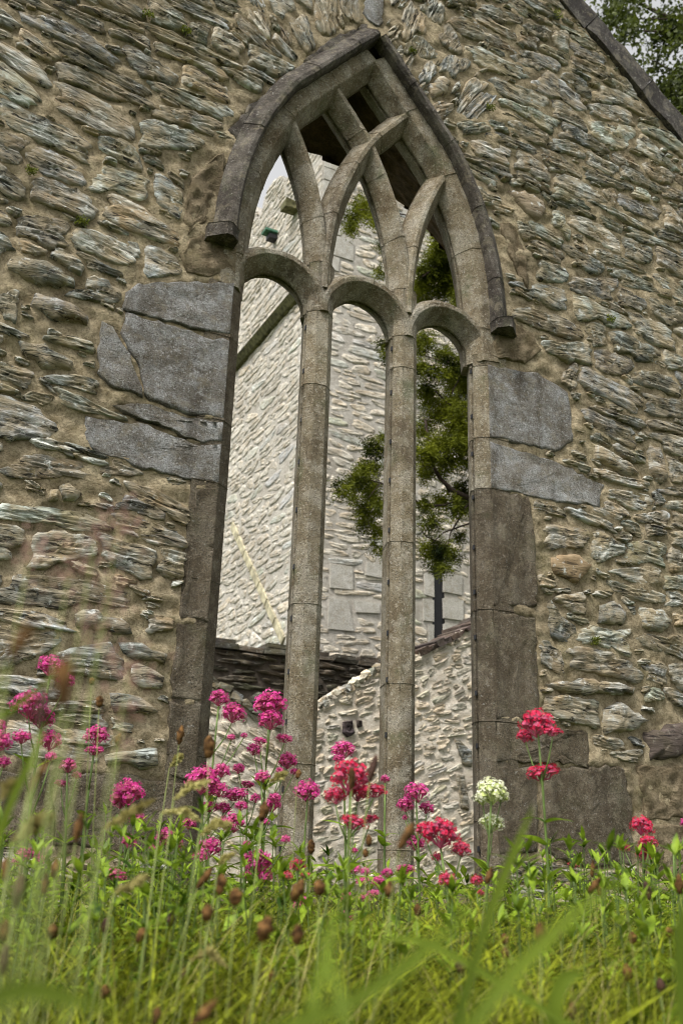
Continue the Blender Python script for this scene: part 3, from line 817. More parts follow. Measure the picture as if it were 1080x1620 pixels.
# slanting yellowed stone fillet (old roof line) on the left face
p0, p1 = on_x(368, 830, TX), on_x(450, 1015, TX); ddv = p1-p0; nn = 7
for i in range(nn):
    a = p0+ddv*(i+.03)/nn; b = p0+ddv*(i+.97)/nn; u = (b-a)/np.linalg.norm(b-a); pn = np.cross(u, (1, 0, 0)); mb = MB()
    v = []
    for e in (a, b):
        for w_, d_ in ((-.06, .03), (-.06, -.03), (.06, -.03), (.06, .03)): v.append(tuple(e+pn*w_+np.array([d_, 0, 0])))
    mb.add(v, [(0, 1, 2, 3), (7, 6, 5, 4), (0, 4, 5, 1), (1, 5, 6, 2), (2, 6, 7, 3), (3, 7, 4, 0)]); mb.obj('roof_line_stone', M['lead'], TOWER, False)

# dark low wall with overhanging slate coping
DY = 5.6
def pd(x, y): return tuple(on_y(x, y, DY)[[0, 2]])
DARK = thing('dark_slate_wall', 'low dark slate wall with a thin overhanging coping crossing behind the window', 'wall', (0.8, DY, -.65))
dl, dr = pd(300, 1012), pd(660, 1068)
zt = (pd(350, 1022)[1]+pd(600, 1060)[1])/2
polyD = [(dl[0], -.8), (dr[0]+1.2, -.8), (dr[0]+1.2, zt), (dl[0], zt)]
wall_face(DARK, ((0, DY, 0), (1, 0, 0), (0, 1, 0)), polyD, M['dwstone'], M['dwmortar'], (.05, .12), (.2, .55), .014, lambda s, z: rng.normal(0, .06), 200, step=.04, prot=(.01, .05), strata=.014, pitch=.03, small=((300, (.1, .25), .3),))
s = dl[0]
while s < dr[0]+1.1:
    L = rnd.uniform(.18, .42); h = rnd.uniform(.035, .055)
    mb = MB(); mb.box((s+L/2, DY+.34+rnd.uniform(-.03, .02), zt+h/2+.002), (L-.015, .75, h), jit=.008); mb.obj('coping_slate', M['dwstone'], DARK, False); 
    if rnd.random() < .8:
        mb = MB(); mb.box((s+L/2, DY+.32+rnd.uniform(-.02, .03), zt+h+.03), (L*.8, .7, .045), jit=.008); mb.obj('coping_slate', M['dwstone'], DARK, False)
    s += L

# cream limed wall with a raking top in front of it
GY = 3.6
def pg(x, y): return tuple(on_y(x, y, GY)[[0, 2]])
CREAM = thing('cream_raking_wall', 'cream limewashed rubble wall whose broken top rakes up to the right behind the window', 'wall', (0.9, GY, -.65))
rake = [pg(x, y) for x, y in ((290, 1040), (345, 1084), (398, 1118), (430, 1143), (450, 1148), (476, 1138), (510, 1112), (548, 1088), (575, 1070), (605, 1055), (640, 1043), (662, 1034), (700, 1014), (745, 990), (800, 960), (860, 925))]
polyG = [(rake[0][0], -.8)]+rake+[(rake[-1][0], -.8)]
spots = [[(541, 1141), (556, 1140), (560, 1160), (548, 1168), (540, 1160)], [(563, 1139), (571, 1139), (572, 1150), (564, 1151)], [(716, 1168), (728, 1172), (746, 1190), (746, 1215), (733, 1212)], [(721, 1222), (733, 1225), (741, 1285), (728, 1280)]]
angr = math.atan2(rake[13][1]-rake[8][1], rake[13][0]-rake[8][0])
def orientG(s, z): return (angr*.8 if s > rake[5][0] else -.45)+rng.normal(0, .12)
wall_face(CREAM, ((0, GY, 0), (1, 0, 0), (0, 1, 0)), polyG, M['creamstone'], M['creammortar'], (.035, .08), (.09, .26), .006, orientG, 290, cell=.012, step=.028, prot=(.0, .012), strata=.005, pitch=.03, pre=[np.array([pg(*p) for p in q]) for q in spots], small=((500, (.05, .12), .45),), amp=.8)
for i, q in enumerate(spots):
    P = blockpoly(np.array([pg(*p) for p in q]), None, .004); g = dict(P=P, th=.3, c=P.mean(0), a=.1, b=.06)
    V, F, c = stone_shape(g, prot=(.015, .02), strata=.006)
    A = np.array([[math.cos(.3), 0, -math.sin(.3)], [0, 1, 0], [math.sin(.3), 0, math.cos(.3)]])
    obj('stone', V@A.T+np.array([c[0], GY-.004, c[1]]), F, M['darkstone'] if i < 2 else M['slate'], CREAM)
for i in range(len(rake)-1):
    a, b = np.array(rake[i]), np.array(rake[i+1]); L = np.linalg.norm(b-a); m = max(1, int(L/.09)); u = (b-a)/L; an = math.atan2(u[1], u[0])
    if 5 <= i <= 10:
        m = max(2, int(L/.055))
        for k in range(m):
            c = a+(b-a)*(k+.5)/m
            for yy_ in (.03, .12):
                mb = MB(); mb.box((c[0], GY+yy_, c[1]-rnd.uniform(.0, .02)), (rnd.uniform(.04, .09), .10, rnd.uniform(.03, .06)), rot=Matrix.Rotation(-an+rnd.uniform(-.5, .5), 3, 'Y') @ Matrix.Rotation(rnd.uniform(-.3, .5), 3, 'X'), jit=.014)
                mb.obj('verge_stone', M['creamstone'] if rnd.random() < .6 else M['slate'], CREAM, False)
        continue
    for k in range(m):
        c = a+(b-a)*(k+.5)/m; mb = MB(); dark = c[0] > rake[11][0] or c[0] < rake[4][0]
        mb.box((c[0], GY+.22+rnd.uniform(-.02, .03), c[1]+rnd.uniform(-.02, .01)), (L/m*rnd.uniform(.75, .98), .52, rnd.uniform(.03, .07) if dark else .03), rot=Matrix.Rotation(-an+rnd.uniform(-.1, .1), 3, 'Y'), jit=.012)
        mb.obj('verge_stone', M['darkstone'] if c[0] > rake[11][0] else (M['slate'] if dark else M['creamstone']), CREAM, False)

# ------------------------------------------------------------------ foliage helpers
def quads_mesh(name, C, D, Wd, L, Wi, mat, parent=None, curl=0.0, origin=None):
    """leaf quads: base C, direction D, width direction Wd, length L, width Wi (arrays)"""
    L = L[:, None]; Wi = Wi[:, None]
    a = C; m = C+D*L*.5; t = C+D*L
    N = np.cross(D, Wd); m = m+N*L*curl
    V = np.stack([a, m+Wd*Wi*.5, t, m-Wd*Wi*.5], 1).reshape(-1, 3)
    F = np.arange(len(V)).reshape(-1, 4)
    return obj(name, V, F, mat, parent, False, origin=origin)
def unit(v): return v/np.maximum(np.linalg.norm(v, axis=-1, keepdims=True), 1e-9)
def yew_foliage(blobs, n_per, needle=(.034, .012), shoot=(.09, .26), droop=.35):
    Cs, Ds = [], []
    for c, r in blobs:
        m = int(n_per*(r/.1)**1.6)
        u = unit(rng.normal(size=(m, 3))); base = c+u*(r*rng.uniform(.05, .7, (m, 1)))*np.array([1, 1, .8])
        d = unit(u*.8+rng.normal(size=(m, 3))*.5+np.array([0, 0, -droop]))
        Ls = rng.uniform(*shoot, m)*min(1, r/.22+.3)
        for k in range(m):
            q = max(5, int(Ls[k]/.014)); t = np.linspace(.05, 1, q)[:, None]
            p = base[k]+d[k]*Ls[k]*t+np.array([0, 0, -1])*(Ls[k]*t)**2*.8
            side = unit(np.cross(d[k], [0.2, .3, 1.0])); sg = np.where(np.arange(q) % 2, 1, -1)[:, None]
            nd = unit(d[k]*.75+side*sg*.8+rng.normal(size=(q, 3))*.28)
            Cs.append(p); Ds.append(nd)
    C = np.concatenate(Cs); D = np.concatenate(Ds); n = len(C)
    Wd = unit(np.cross(D, rng.normal(size=(n, 3))))
    return C, D, Wd, rng.uniform(.8, 1.3, n)*needle[0], rng.uniform(.8, 1.2, n)*needle[1]
M['yew'] = plain_mat('yew needles', (.018, .036, .005), .6, .6, 2.6, .2, spec=.1, col2=(.17, .19, .012))
M['bark'] = plain_mat('dark yew bark', (.045, .03, .022), .9, .4, 25)
M['oak'] = plain_mat('oak leaves', (.045, .07, .012), .5, .5, 4, .35, col2=(.12, .15, .02))
YY = 4.9
YEW = thing('yew_tree', 'dark green yew with drooping sprays and crooked limbs behind the right-hand light', 'tree', tuple(on_y(800, 1345, YY)[:2])+(-.65,))
bl = []
for x, y, r in ((600, 330, 12), (560, 340, 12), (570, 322, 14), (556, 362, 7), (601, 345, 13), (606, 390, 9), (600, 430, 6), (604, 545, 6), (612, 560, 8),
                (690, 380, 20), (705, 410, 20), (675, 420, 18), (660, 455, 16), (690, 455, 20), (715, 450, 16), (726, 480, 12), (665, 490, 12), (735, 430, 22), (690, 350, 15), (712, 345, 14),
                (668, 540, 15), (665, 575, 12), (700, 560, 10), (708, 575, 14), (720, 585, 12), (690, 590, 10), (735, 545, 9), (745, 600, 22),
                (676, 620, 15), (697, 640, 17), (720, 655, 18), (670, 665, 14), (700, 690, 20), (725, 700, 20), (672, 712, 16), (700, 735, 14), (740, 690, 20), (668, 745, 13), (730, 770, 14), (700, 790, 12), (720, 800, 13), (738, 790, 12), (668, 800, 10), (675, 830, 12),
                (572, 745, 14), (558, 762, 12), (540, 770, 9), (585, 760, 12), (594, 738, 12), (589, 705, 10), (600, 715, 9), (570, 800, 10), (585, 815, 12), (598, 800, 11), (596, 835, 9), (592, 862, 6), (582, 782, 9), (604, 870, 6), (560, 783, 7), (602, 690, 6),
                (680, 868, 13), (700, 862, 14), (715, 870, 10), (690, 885, 10), (705, 893, 8), (722, 850, 7),
                (780, 640, 40), (800, 700, 45), (790, 560, 40), (790, 450, 45), (800, 780, 40), (780, 350, 45), (830, 600, 50)):
    Y = YY+rnd.uniform(-.3, .3); c = on_y(x, y, Y); z = (c-CAM)@_fw
    r3 = r/FPX*z
    for q in range(4):
        bl.append((c+np.array([rnd.gauss(0, .5), rnd.gauss(0, .5), rnd.gauss(-.15, .55)])*r3, r3*rnd.uniform(.55, .85)))
C, D, Wd, L_, W_ = yew_foliage(bl, 95)
YO = world_loc(YEW)
quads_mesh('crown', C, D, Wd, L_, W_, M['yew'], YEW)
mb = MB()
def yp(x, y, dy=0): return tuple(on_y(x, y, YY+dy))
trunk_b = Vector(YO); tp = Vector(yp(800, 800))
mb.tube([trunk_b, trunk_b.lerp(tp, .5)+Vector((.08, 0, 0)), tp, Vector(yp(790, 600)), Vector(yp(780, 400)), Vector(yp(760, 250))], [.2, .17, .14, .11, .08, .04], 9); mb.obj('trunk', M['bark'], YEW)
for pts, rd in (([(800, 800), (760, 795), (735, 788), (712, 775), (697, 755), (685, 725), (680, 700), (676, 660)], .035),
                ([(740, 790), (725, 820), (712, 845), (705, 870)], .014), ([(735, 788), (700, 800), (672, 798), (650, 790), (628, 775), (600, 762), (575, 755)], .016),
                ([(712, 775), (690, 745), (672, 735), (660, 720)], .015), ([(790, 640), (755, 650), (728, 655), (705, 640), (690, 615)], .022), ([(705, 640), (722, 600), (735, 560)], .014),
                ([(790, 840), (740, 830), (700, 845), (680, 860)], .015), ([(700, 860), (676, 850), (662, 838)], .01), ([(780, 430), (740, 425), (712, 415), (690, 420), (665, 440)], .02), ([(780, 560), (730, 575), (700, 575), (668, 560)], .017),
                ([(685, 725), (700, 700), (722, 692)], .012), ([(600, 762), (585, 790), (584, 820), (592, 858)], .007), ([(600, 760), (596, 735), (592, 705)], .007), ([(780, 350), (700, 345), (640, 340), (600, 335), (565, 330)], .014)):
    mb = MB(); P = [yp(x, y, .0) for x, y in pts]; P = [(p[0]+rnd.uniform(-.02, .02), p[1]+rnd.uniform(-.06, .06), p[2]+rnd.uniform(-.02, .02)) for p in P]
    mb.tube(P, list(np.linspace(rd, rd*.4, len(P))), 6); mb.obj('limb', M['bark'], YEW)
# the big tree over the gable at the top right
OY = 6.0
OAK = thing('oak_tree', 'leafy broad tree showing against the pale sky above the sloping gable coping', 'tree', (8.6, OY, -.65))
mb = MB(); c0 = Vector((8.6, OY, -.65)); c1 = Vector(on_y(1230, 420, OY)); c2 = Vector(on_y(1200, 60, OY))
mb.tube([c0, c0.lerp(c1, .5), c1, c2, c2+Vector((0, 0, 2))], [.4, .34, .27, .18, .06], 10); mb.obj('trunk', M['bark'], OAK)
Cs = []; tips = []
for pts, rd in (([(1200, 200), (1130, 90), (1060, 30), (1000, 0), (960, -30)], .07), ([(1210, 260), (1150, 190), (1100, 150), (1060, 130)], .05), ([(1130, 90), (1085, 60), (1040, 50), (990, 48), (965, 40)], .03), ([(1200, 120), (1120, -10), (1050, -60)], .06),
                ([(1150, 190), (1090, 185), (1060, 175)], .02), ([(1060, 30), (1010, 30), (975, 15)], .018), ([(1100, 150), (1060, 110), (1030, 95)], .018)):
    P = [Vector(on_y(x, y, OY+rnd.uniform(-.4, .4))) for x, y in pts]; mb = MB(); mb.tube(P, list(np.linspace(rd, rd*.25, len(P))), 6); mb.obj('limb', M['bark'], OAK)
    for a, b in zip(P[:-1], P[1:]):
        for k in range(7): tips.append(np.array(a.lerp(b, rnd.random())))
for x, y in ((955, 8), (975, 25), (1000, 12), (1005, 55), (1015, 95), (1030, 60), (1045, 20), (1060, 45), (1075, 15), (1070, 80), (1055, 110), (1075, 130), (1040, 130), (1065, 160), (1085, 170), (1090, 60), (1095, 110), (1025, 10), (1030, 110), (1120, 40), (1130, 120), (1110, -20), (1040, -30), (990, -25), (1150, 80), (1180, -20), (1230, 60), (1250, 160), (1170, 180), (1300, 0), (1220, -60)):
    for k in range(2): tips.append(on_y(x+rnd.uniform(-8, 8), y+rnd.uniform(-8, 8), OY+rnd.uniform(-.9, .9)))
tips = np.array(tips); m = 120
C = np.repeat(tips, m, 0)+rng.normal(size=(len(tips)*m, 3))*np.array([.17, .2, .13])
C = C[(fbm(C[:, 0]*3.2, C[:, 2]*3.2, 77, 2) > .54)]
n = len(C); D = unit(rng.normal(size=(n, 3))+np.array([0, 0, -.3])); Wd = unit(np.cross(D, rng.normal(size=(n, 3))))
quads_mesh('crown', C, D, Wd, rng.uniform(.07, .12, n), rng.uniform(.05, .08, n), M['oak'], OAK, .1)

# ------------------------------------------------------------------ valerian plants
def petal_mat(name, a, b, c):
    t = NT(name, .6, .2); w = t.coord('world'); n = t.noise(w, 60, 3, .6); col = t.rmp(n, [(.3, a), (.5, b), (.72, c)])
    t.color(col); out = t.n['Material Output']; tr = t.node('ShaderNodeBsdfTranslucent'); t.l.new(col, tr.inputs['Color'])
    mx = t.node('ShaderNodeMixShader'); mx.inputs[0].default_value = .3
    t.l.new(t.b.outputs[0], mx.inputs[1]); t.l.new(tr.outputs[0], mx.inputs[2]); t.l.new(mx.outputs[0], out.inputs['Surface']); return t.m
M['pink'] = petal_mat('magenta pink petals', (.36, .012, .12), (.62, .045, .29), (.80, .24, .52))
M['red'] = petal_mat('crimson petals', (.34, .006, .035), (.58, .018, .075), (.72, .06, .14))
M['white'] = petal_mat('cream white petals', (.62, .64, .38), (.80, .80, .62), (.86, .86, .76))
M['bud_pink'] = plain_mat('rosy calyx', (.30, .05, .10), .6); M['bud_white'] = plain_mat('pale green calyx', (.40, .46, .16), .6)
M['stem'] = plain_mat('grey green stem', (.085, .13, .03), .55, .3, 20)
M['leaf'] = plain_mat('fresh green leaf', (.04, .10, .006), .5, .4, 16, .3, .2, (.28, .40, .03))
def head_mesh(kind, seed, flat=1.0):
    """unit-radius domed cluster made of smaller cymes, each a tuft of five-petalled florets"""
    r_ = np.random.RandomState(seed); C, D, Wd = [], [], []; V = []; F = []
    cy = [(0, 0, .42)]+[(math.cos(a)*.55, math.sin(a)*.55, .12+.1*r_.rand()) for a in np.linspace(0, 6.28, 7)[:-1]+r_.rand()]+[(math.cos(a)*.72, math.sin(a)*.72, -.30+.12*r_.rand()) for a in np.linspace(0, 6.28, 6)[:-1]+r_.rand()]
    for cx, cy_, cz_ in cy:
        c = np.array([cx, cy_, cz_]); rad = r_.uniform(.34, .46)
        for k in range(20):
            u = unit(r_.normal(size=3)+c*1.1+np.array([0, 0, .55])); p = c+u*rad*r_.uniform(.85, 1.1)
            ax = unit(u+r_.normal(size=3)*.25); s1 = unit(np.cross(ax, r_.normal(size=3))); s2 = np.cross(ax, s1); ph = r_.rand()*6.28
            R_ = r_.uniform(.075, .115)
            for q in range(5):
                a = ph+q*1.2566; d = s1*math.cos(a)+s2*math.sin(a); e = -s1*math.sin(a)+s2*math.cos(a)
                n0 = len(V); m = p+d*R_*.6+ax*R_*.18
                V += [p, m+e*R_*.34, p+d*R_*1.1+ax*R_*.02, m-e*R_*.34]; F.append((n0, n0+1, n0+2, n0+3))
    V = np.array(V); V[:, 2] *= flat
    me = new_mesh('flower_head', V, np.array(F), M[kind], False)
    # calyx tubes and cyme stalks
    V2 = MB()
    for cx, cy_, cz_ in cy:
        z = cz_*flat
        V2.tube([(0, 0, -.75*flat-.15), (cx*.55, cy_*.55, z-.38), (cx, cy_, z)], [.035, .04, .10], 4, False)
        V2.tube([(cx, cy_, z-.22*flat), (cx, cy_, z), (cx*1.05, cy_*1.05, z+.24*flat)], [.05, .27, .10], 6, True)
    nv = len(me.vertices); ve = np.concatenate([V, np.array(V2.v)]); fa = [tuple(f) for f in F]+[tuple(i+len(V) for i in f) for f in V2.f]
    me2 = new_mesh('flower_head', ve, fa, M[kind], False); me2.materials.append(M['bud_white' if kind == 'white' else 'bud_pink'])
    mi = np.zeros(len(fa), np.int32); mi[len(F):] = 1; me2.polygons.foreach_set('material_index', mi)
    bpy.data.meshes.remove(me); return me2
HEADS = {k: [head_mesh(k, 10*i+j, fl) for j, fl in enumerate((1.0, .9, 1.0, .55))] for i, k in enumerate(('pink', 'red', 'white'))}
def leaf_mesh(L=1.0, Wd=.26, bend=.35):
    V = []; F = []; n = 6
    for i in range(n+1):
        t = i/n; w = Wd*math.sin(math.pi*min(1, t*.93+.07))**.75*(1-t*.35)*.5; z = -bend*t*t; fold = .25*w
        V += [(t*L, -w, z+fold), (t*L, 0, z), (t*L, w, z+fold)]
    for i in range(n):
        a = i*3; F += [(a, a+3, a+4, a+1), (a+1, a+4, a+5, a+2)]
    return new_mesh('leaf', V, F, M['leaf'])
LEAVES = [leaf_mesh(1, .30, .25), leaf_mesh(1, .24, .5), leaf_mesh(1, .36, .1)]
def put_leaf(parent, p, az, size, up=.4):
    pl = Vector(world_loc(parent)); o = link('leaf', LEAVES[rnd.randrange(3)], parent, Vector(p)-pl, (rnd.uniform(-.3, .3), -up, az)); o.scale = (size,)*3; return o
def valerian(label, D, heads, cat='flowering plant', leaves=3, lean=0.0, tuft=6):
    """heads: (px, py, radius px, colour, kind of head 0-3); the first one tops the main stem"""
    W_ = []
    for h in heads:
        x, y, r, k = h[:4]; p = at_dist(x, y, D+rnd.uniform(-.04, .04)); z = (p-CAM)@_fw
        W_.append((Vector(p), r/FPX*z*1.12, k, h[4] if len(h) > 4 else rnd.randrange(3)))
    top = W_[0][0]; b = Vector(at_dist(heads[0][0]+lean, 1345, D)); b.z = float(ground_z(b.x, b.y))
    t = thing('valerian_plant', label, cat, b, 'valerian plants flowering at the foot of the window wall')
    bend = Vector((rnd.uniform(-.03, .03), rnd.uniform(-.03, .03), 0))
    def main(q): return b.lerp(top-Vector((0, 0, W_[0][1]*.7)), q)+bend*math.sin(q*math.pi)
    pts = [main(q) for q in np.linspace(0, 1, 9)]
    mb = MB(); mb.tube(pts, list(np.linspace(.0052, .0026, 9)), 6); mb.obj('stem', M['stem'], t)
    H = top.z-b.z
    for i, (p, r, k, kind) in enumerate(W_):
        me = HEADS[k][kind]
        o = link('flower_head', me, t, p-b, (rnd.uniform(-.2, .2), rnd.uniform(-.2, .2), rnd.uniform(0, 6.28))); o.scale = (r, r, r)
        if i:
            hz = max(.15, min(.93, (p.z-b.z)/H-.10-abs((p-top).length)*.25)); q = main(hz); e = p-Vector((0, 0, r*.7)); m = q.lerp(e, .6)+Vector((0, 0, -.012))
            mb = MB(); mb.tube([q, m, e], [.0024, .0019, .0016], 5); mb.obj('branch', M['stem'], t)
    for i in range(leaves):
        q = rnd.uniform(.30, .80) if i else .74; p = main(q); a = rnd.uniform(0, 3.14); s_ = rnd.uniform(.08, .13)*(1.25-q*.5)
        for a2 in (a, a+math.pi): put_leaf(t, p, a2, s_*rnd.uniform(.85, 1.1), rnd.uniform(.1, .7))
    for i in range(tuft):
        q = rnd.uniform(.05, .5); put_leaf(t, main(q), rnd.uniform(0, 6.28), rnd.uniform(.09, .15), rnd.uniform(.1, .9))
    return t
P_, Rr_, Wh = 'pink', 'red', 'white'
valerian('magenta valerian with loose heads between the stacked and the slim one', 2.6, [(108, 1210, 12, P_), (98, 1238, 10, P_, 3), (122, 1226, 7, P_)], leaves=5, tuft=9)
valerian('short pink valerian with three heads right of the broad magenta one', 2.75, [(262, 1322, 14, P_), (245, 1338, 10, P_, 3), (280, 1335, 9, P_)], leaves=5, tuft=9)
valerian('low pink valerian with four heads in the leaves between the mullion feet', 2.5, [(600, 1395, 11, P_), (590, 1412, 9, P_, 3), (612, 1380, 8, P_), (578, 1378, 7, P_)], leaves=4, tuft=6)
valerian('low crimson valerian in the leaves under the first mullion', 2.45, [(470, 1368, 11, Rr_), (484, 1384, 8, Rr_, 3), (455, 1385, 8, Rr_)], leaves=4, tuft=6)
valerian('small rosy valerian tucked behind the bushy pink one', 3.0, [(392, 1240, 10, P_, 3), (378, 1215, 9, P_), (404, 1262, 8, P_)], leaves=4)
valerian('tall magenta valerian with a dense stack of flower heads near the left edge', 2.55, [(82, 1052, 19, P_), (48, 1112, 25, P_, 0), (66, 1135, 18, P_), (105, 1075, 13, P_), (35, 1165, 13, P_), (80, 1170, 17, P_), (82, 1196, 8, P_)], leaves=3)
valerian('magenta valerian cut by the left edge of the picture', 2.5, [(-2, 1172, 18, P_), (6, 1205, 10, P_), (-6, 1148, 14, P_)])
valerian('slim magenta valerian with two stacked heads in front of the left rubble', 2.7, [(152, 1163, 17, P_), (150, 1186, 13, P_, 3)])
valerian('magenta valerian with one broad head left of the jamb base', 2.8, [(202, 1252, 23, P_), (192, 1266, 13, P_), (216, 1292, 11, P_)])
valerian('low pink valerian in the grass at the lower left', 2.6, [(48, 1350, 17, P_, 3), (28, 1362, 9, P_), (66, 1360, 7, P_)])
valerian('low pink valerian half hidden in grass below the left jamb', 2.6, [(185, 1383, 16, P_, 3), (205, 1330, 11, P_)])
valerian('pair of pink valerian heads against the left jamb edge', 2.95, [(347, 1103, 14, P_), (369, 1127, 17, P_), (366, 1166, 6, P_), (386, 1163, 5, P_)], leaves=4)
valerian('tallest bright pink valerian rising left of the first mullion', 2.95, [(427, 1112, 23, P_, 0), (428, 1138, 18, P_), (450, 1167, 12, P_, 3), (455, 1202, 14, P_), (403, 1184, 11, P_), (412, 1171, 10, P_, 3), (443, 1219, 6, P_), (465, 1220, 6, P_)], leaves=4)
valerian('bushy pink valerian with many heads between left jamb and first mullion', 2.85, [(322, 1232, 24, P_, 0), (352, 1218, 12, P_), (372, 1255, 18, P_, 3), (333, 1275, 14, P_, 3), (368, 1300, 18, P_), (355, 1277, 10, P_), (300, 1302, 10, P_), (345, 1248, 14, P_), (382, 1274, 9, P_)], leaves=5, tuft=9)
valerian('pink valerian with small scattered heads just left of the first mullion', 2.9, [(414, 1228, 11, P_), (430, 1272, 13, P_), (435, 1262, 9, P_), (420, 1300, 6, P_), (452, 1327, 7, P_)], leaves=5)
valerian('single domed magenta valerian head in front of the first mullion', 2.9, [(487, 1250, 18, P_, 0)], leaves=5)
valerian('deep pink valerian low in the leaves below the left light', 2.75, [(331, 1340, 17, P_), (316, 1353, 11, P_)], leaves=3)
valerian('deep pink valerian with a sprawling low head left of the first mullion foot', 2.75, [(410, 1362, 19, P_), (395, 1356, 10, P_), (420, 1385, 12, P_), (392, 1384, 7, P_), (390, 1335, 6, P_)], leaves=4, tuft=9)
valerian('round magenta valerian head standing just above the big crimson one', 2.95, [(543, 1185, 16, P_, 0), (536, 1200, 8, P_)], leaves=3)
valerian('large soft crimson valerian in front of the middle light', 2.2, [(555, 1225, 27, Rr_, 0), (590, 1249, 18, Rr_, 3), (530, 1257, 15, Rr_), (566, 1252, 16, Rr_), (560, 1299, 19, Rr_, 3), (585, 1294, 12, Rr_, 3)], leaves=3)
valerian('small closed pink valerian bud on a thin stem before the second mullion', 2.95, [(609, 1232, 7, P_, 1)], leaves=4)
valerian('magenta valerian with clustered heads over the second mullion foot', 2.9, [(658, 1252, 17, P_, 0), (641, 1272, 12, P_), (675, 1277, 11, P_), (641, 1293, 5, P_), (658, 1332, 13, P_)], leaves=3)
valerian('low pink valerian head at the base of the second mullion', 2.8, [(641, 1374, 13, P_, 3)], leaves=3)
valerian('crimson valerian with a wide ring-shaped head in front of the right light', 2.35, [(696, 1316, 25, Rr_, 0), (670, 1311, 12, Rr_), (729, 1342, 13, Rr_), (690, 1356, 8, Rr_), (706, 1390, 12, Rr_)], leaves=3)
valerian('tiny crimson valerian head low beside the right light', 2.7, [(753, 1392, 9, Rr_), (760, 1412, 5, Rr_)], leaves=3)
valerian('sprawling pale pink valerian low below the middle light', 2.75, [(561, 1374, 10, P_), (573, 1393, 10, P_, 3), (548, 1418, 9, P_), (578, 1420, 9, P_, 3), (546, 1452, 12, P_), (560, 1345, 5, P_)], leaves=5, tuft=9)
valerian('small deep pink valerian head deep in the grass left of centre', 2.6, [(477, 1427, 12, P_)], leaves=3)
valerian('white valerian with two cream heads in front of the right jamb', 2.6, [(776, 1250, 22, Wh, 0), (792, 1258, 11, Wh), (763, 1262, 12, Wh), (778, 1300, 17, Wh, 1)], leaves=6, tuft=8)
valerian('tall crimson valerian with a domed head and a flat tier below it on the right', 2.5, [(850, 1142, 24, Rr_, 0), (830, 1163, 12, Rr_), (873, 1156, 13, Rr_, 3), (858, 1219, 23, Rr_, 3)], leaves=5, tuft=8)
valerian('crimson valerian of small stacked heads by the right edge', 2.9, [(1015, 1305, 16, Rr_), (1024, 1331, 12, Rr_), (1018, 1350, 11, Rr_), (987, 1340, 8, Rr_), (1018, 1336, 10, Rr_)], leaves=6, tuft=9)
valerian('tiny crimson valerian head by the big grey block on the right', 3.0, [(906, 1368, 8, Rr_, 3)], leaves=4)
valerian('tiny pink valerian head low in the grass at the bottom right', 2.4, [(925, 1586, 7, P_), (906, 1531, 6, P_)], leaves=3)
valerian('budding leafy valerian shoot at the right edge', 2.9, [(1064, 1335, 4, P_, 1), (1084, 1300, 8, P_)], leaves=7, tuft=9)

# leafy undergrowth at the foot of the wall
def blade_mesh(name, base, L, az, lean, width, mat, segs=4, droop=1.0):
    n = len(L); t = np.linspace(0, 1, segs+1)[None, :]
    dx = np.cos(az)[:, None]; dy = np.sin(az)[:, None]; L = L[:, None]
    out = lean[:, None]*L*t**2*1.0
    up = L*t*(1-.28*droop*np.minimum(lean[:, None], 1.3)*t**2)
    P = np.stack([base[:, None, 0]+dx*out, base[:, None, 1]+dy*out, base[:, None, 2]+up], -1)
    side = np.stack([-dy, dx, dy*0], -1); w = (width[:, None]*(1-t**1.6)*.5+width[:, None]*.03)[..., None]
    a = P+side*w; b = P-side*w
    V = np.stack([a, b], 2).reshape(-1, 3); k = (np.arange(n)[:, None]*(segs+1)*2+np.arange(segs)[None, :]*2).ravel()
    return obj(name, V, np.stack([k, k+1, k+3, k+2], 1), mat, None, True, origin=(0, 0, 0))
def frus(n, D0, D1, pw=1.0, x0=-40, x1=1130, ymax=-.04):
    D = D0+(D1-D0)*rng.rand(int(n*1.6))**pw; x = rng.uniform(x0, x1, len(D)); out = []
    d = _fw*FPX+_R*(x-540)[:, None]-_U*(1345-810); h = np.hypot(d[:, 0], d[:, 1])
    p = CAM+d*(D/h)[:, None]; ok = p[:, 1] < ymax; p = p[ok][:n]; p[:, 2] = ground_z(p[:, 0], p[:, 1]); return p, D[ok][:n]
M['grass'] = plain_mat('meadow grass', (.018, .036, .003), .55, .5, 34, .22, .12, (.31, .35, .022))
M['dry'] = plain_mat('dry straw grass', (.30, .25, .08), .6, .3, 8, .3, .2, (.46, .42, .16))
def grass(n, D0, D1, mat, ztop, width, name='grass', pw=1.0, lean=(.2, 1.3), wind=True):
    p, D = frus(n, D0, D1, pw); m = len(p)
    tz = rng.uniform(ztop[0], ztop[1], m)-.0; lim = np.where(D < 1.3, -.05-.07*np.clip(1.3-D, 0, 1), .02)
    tz = np.minimum(tz, lim+rng.uniform(-.05, 0, m)); ln = rng.uniform(*lean, m)
    L = (tz-p[:, 2])/(1-.28*np.minimum(ln, 1.3)); az = rng.uniform(0, 6.28, m)
    if wind: az = np.where(rng.rand(m) < .45, rng.normal(-.45, .7, m), az)
    o = blade_mesh(name, p, L, az, ln, rng.uniform(*width, m), mat); o['kind'] = 'stuff'; return o
grass(7000, 2.3, 5.6, M['grass'], (-.48, -.13), (.003, .007), 'grass', 1.0)
grass(7500, 1.25, 3.4, M['grass'], (-.46, -.10), (.0025, .0055), 'grass')
grass(260, .6, 1.3, M['grass'], (-.42, -.12), (.0025, .005), 'grass')
grass(1100, 1.1, 3.4, M['dry'], (-.36, -.03), (.0015, .0032), 'dry_grass', lean=(.1, .9))
grass(520, 1.3, 3.0, M['grass'], (-.20, .02), (.002, .0035), 'grass', lean=(.1, .8))
grass(900, 1.2, 2.6, M['grass'], (-.34, -.06), (.006, .010), 'grass', lean=(.5, 1.5))
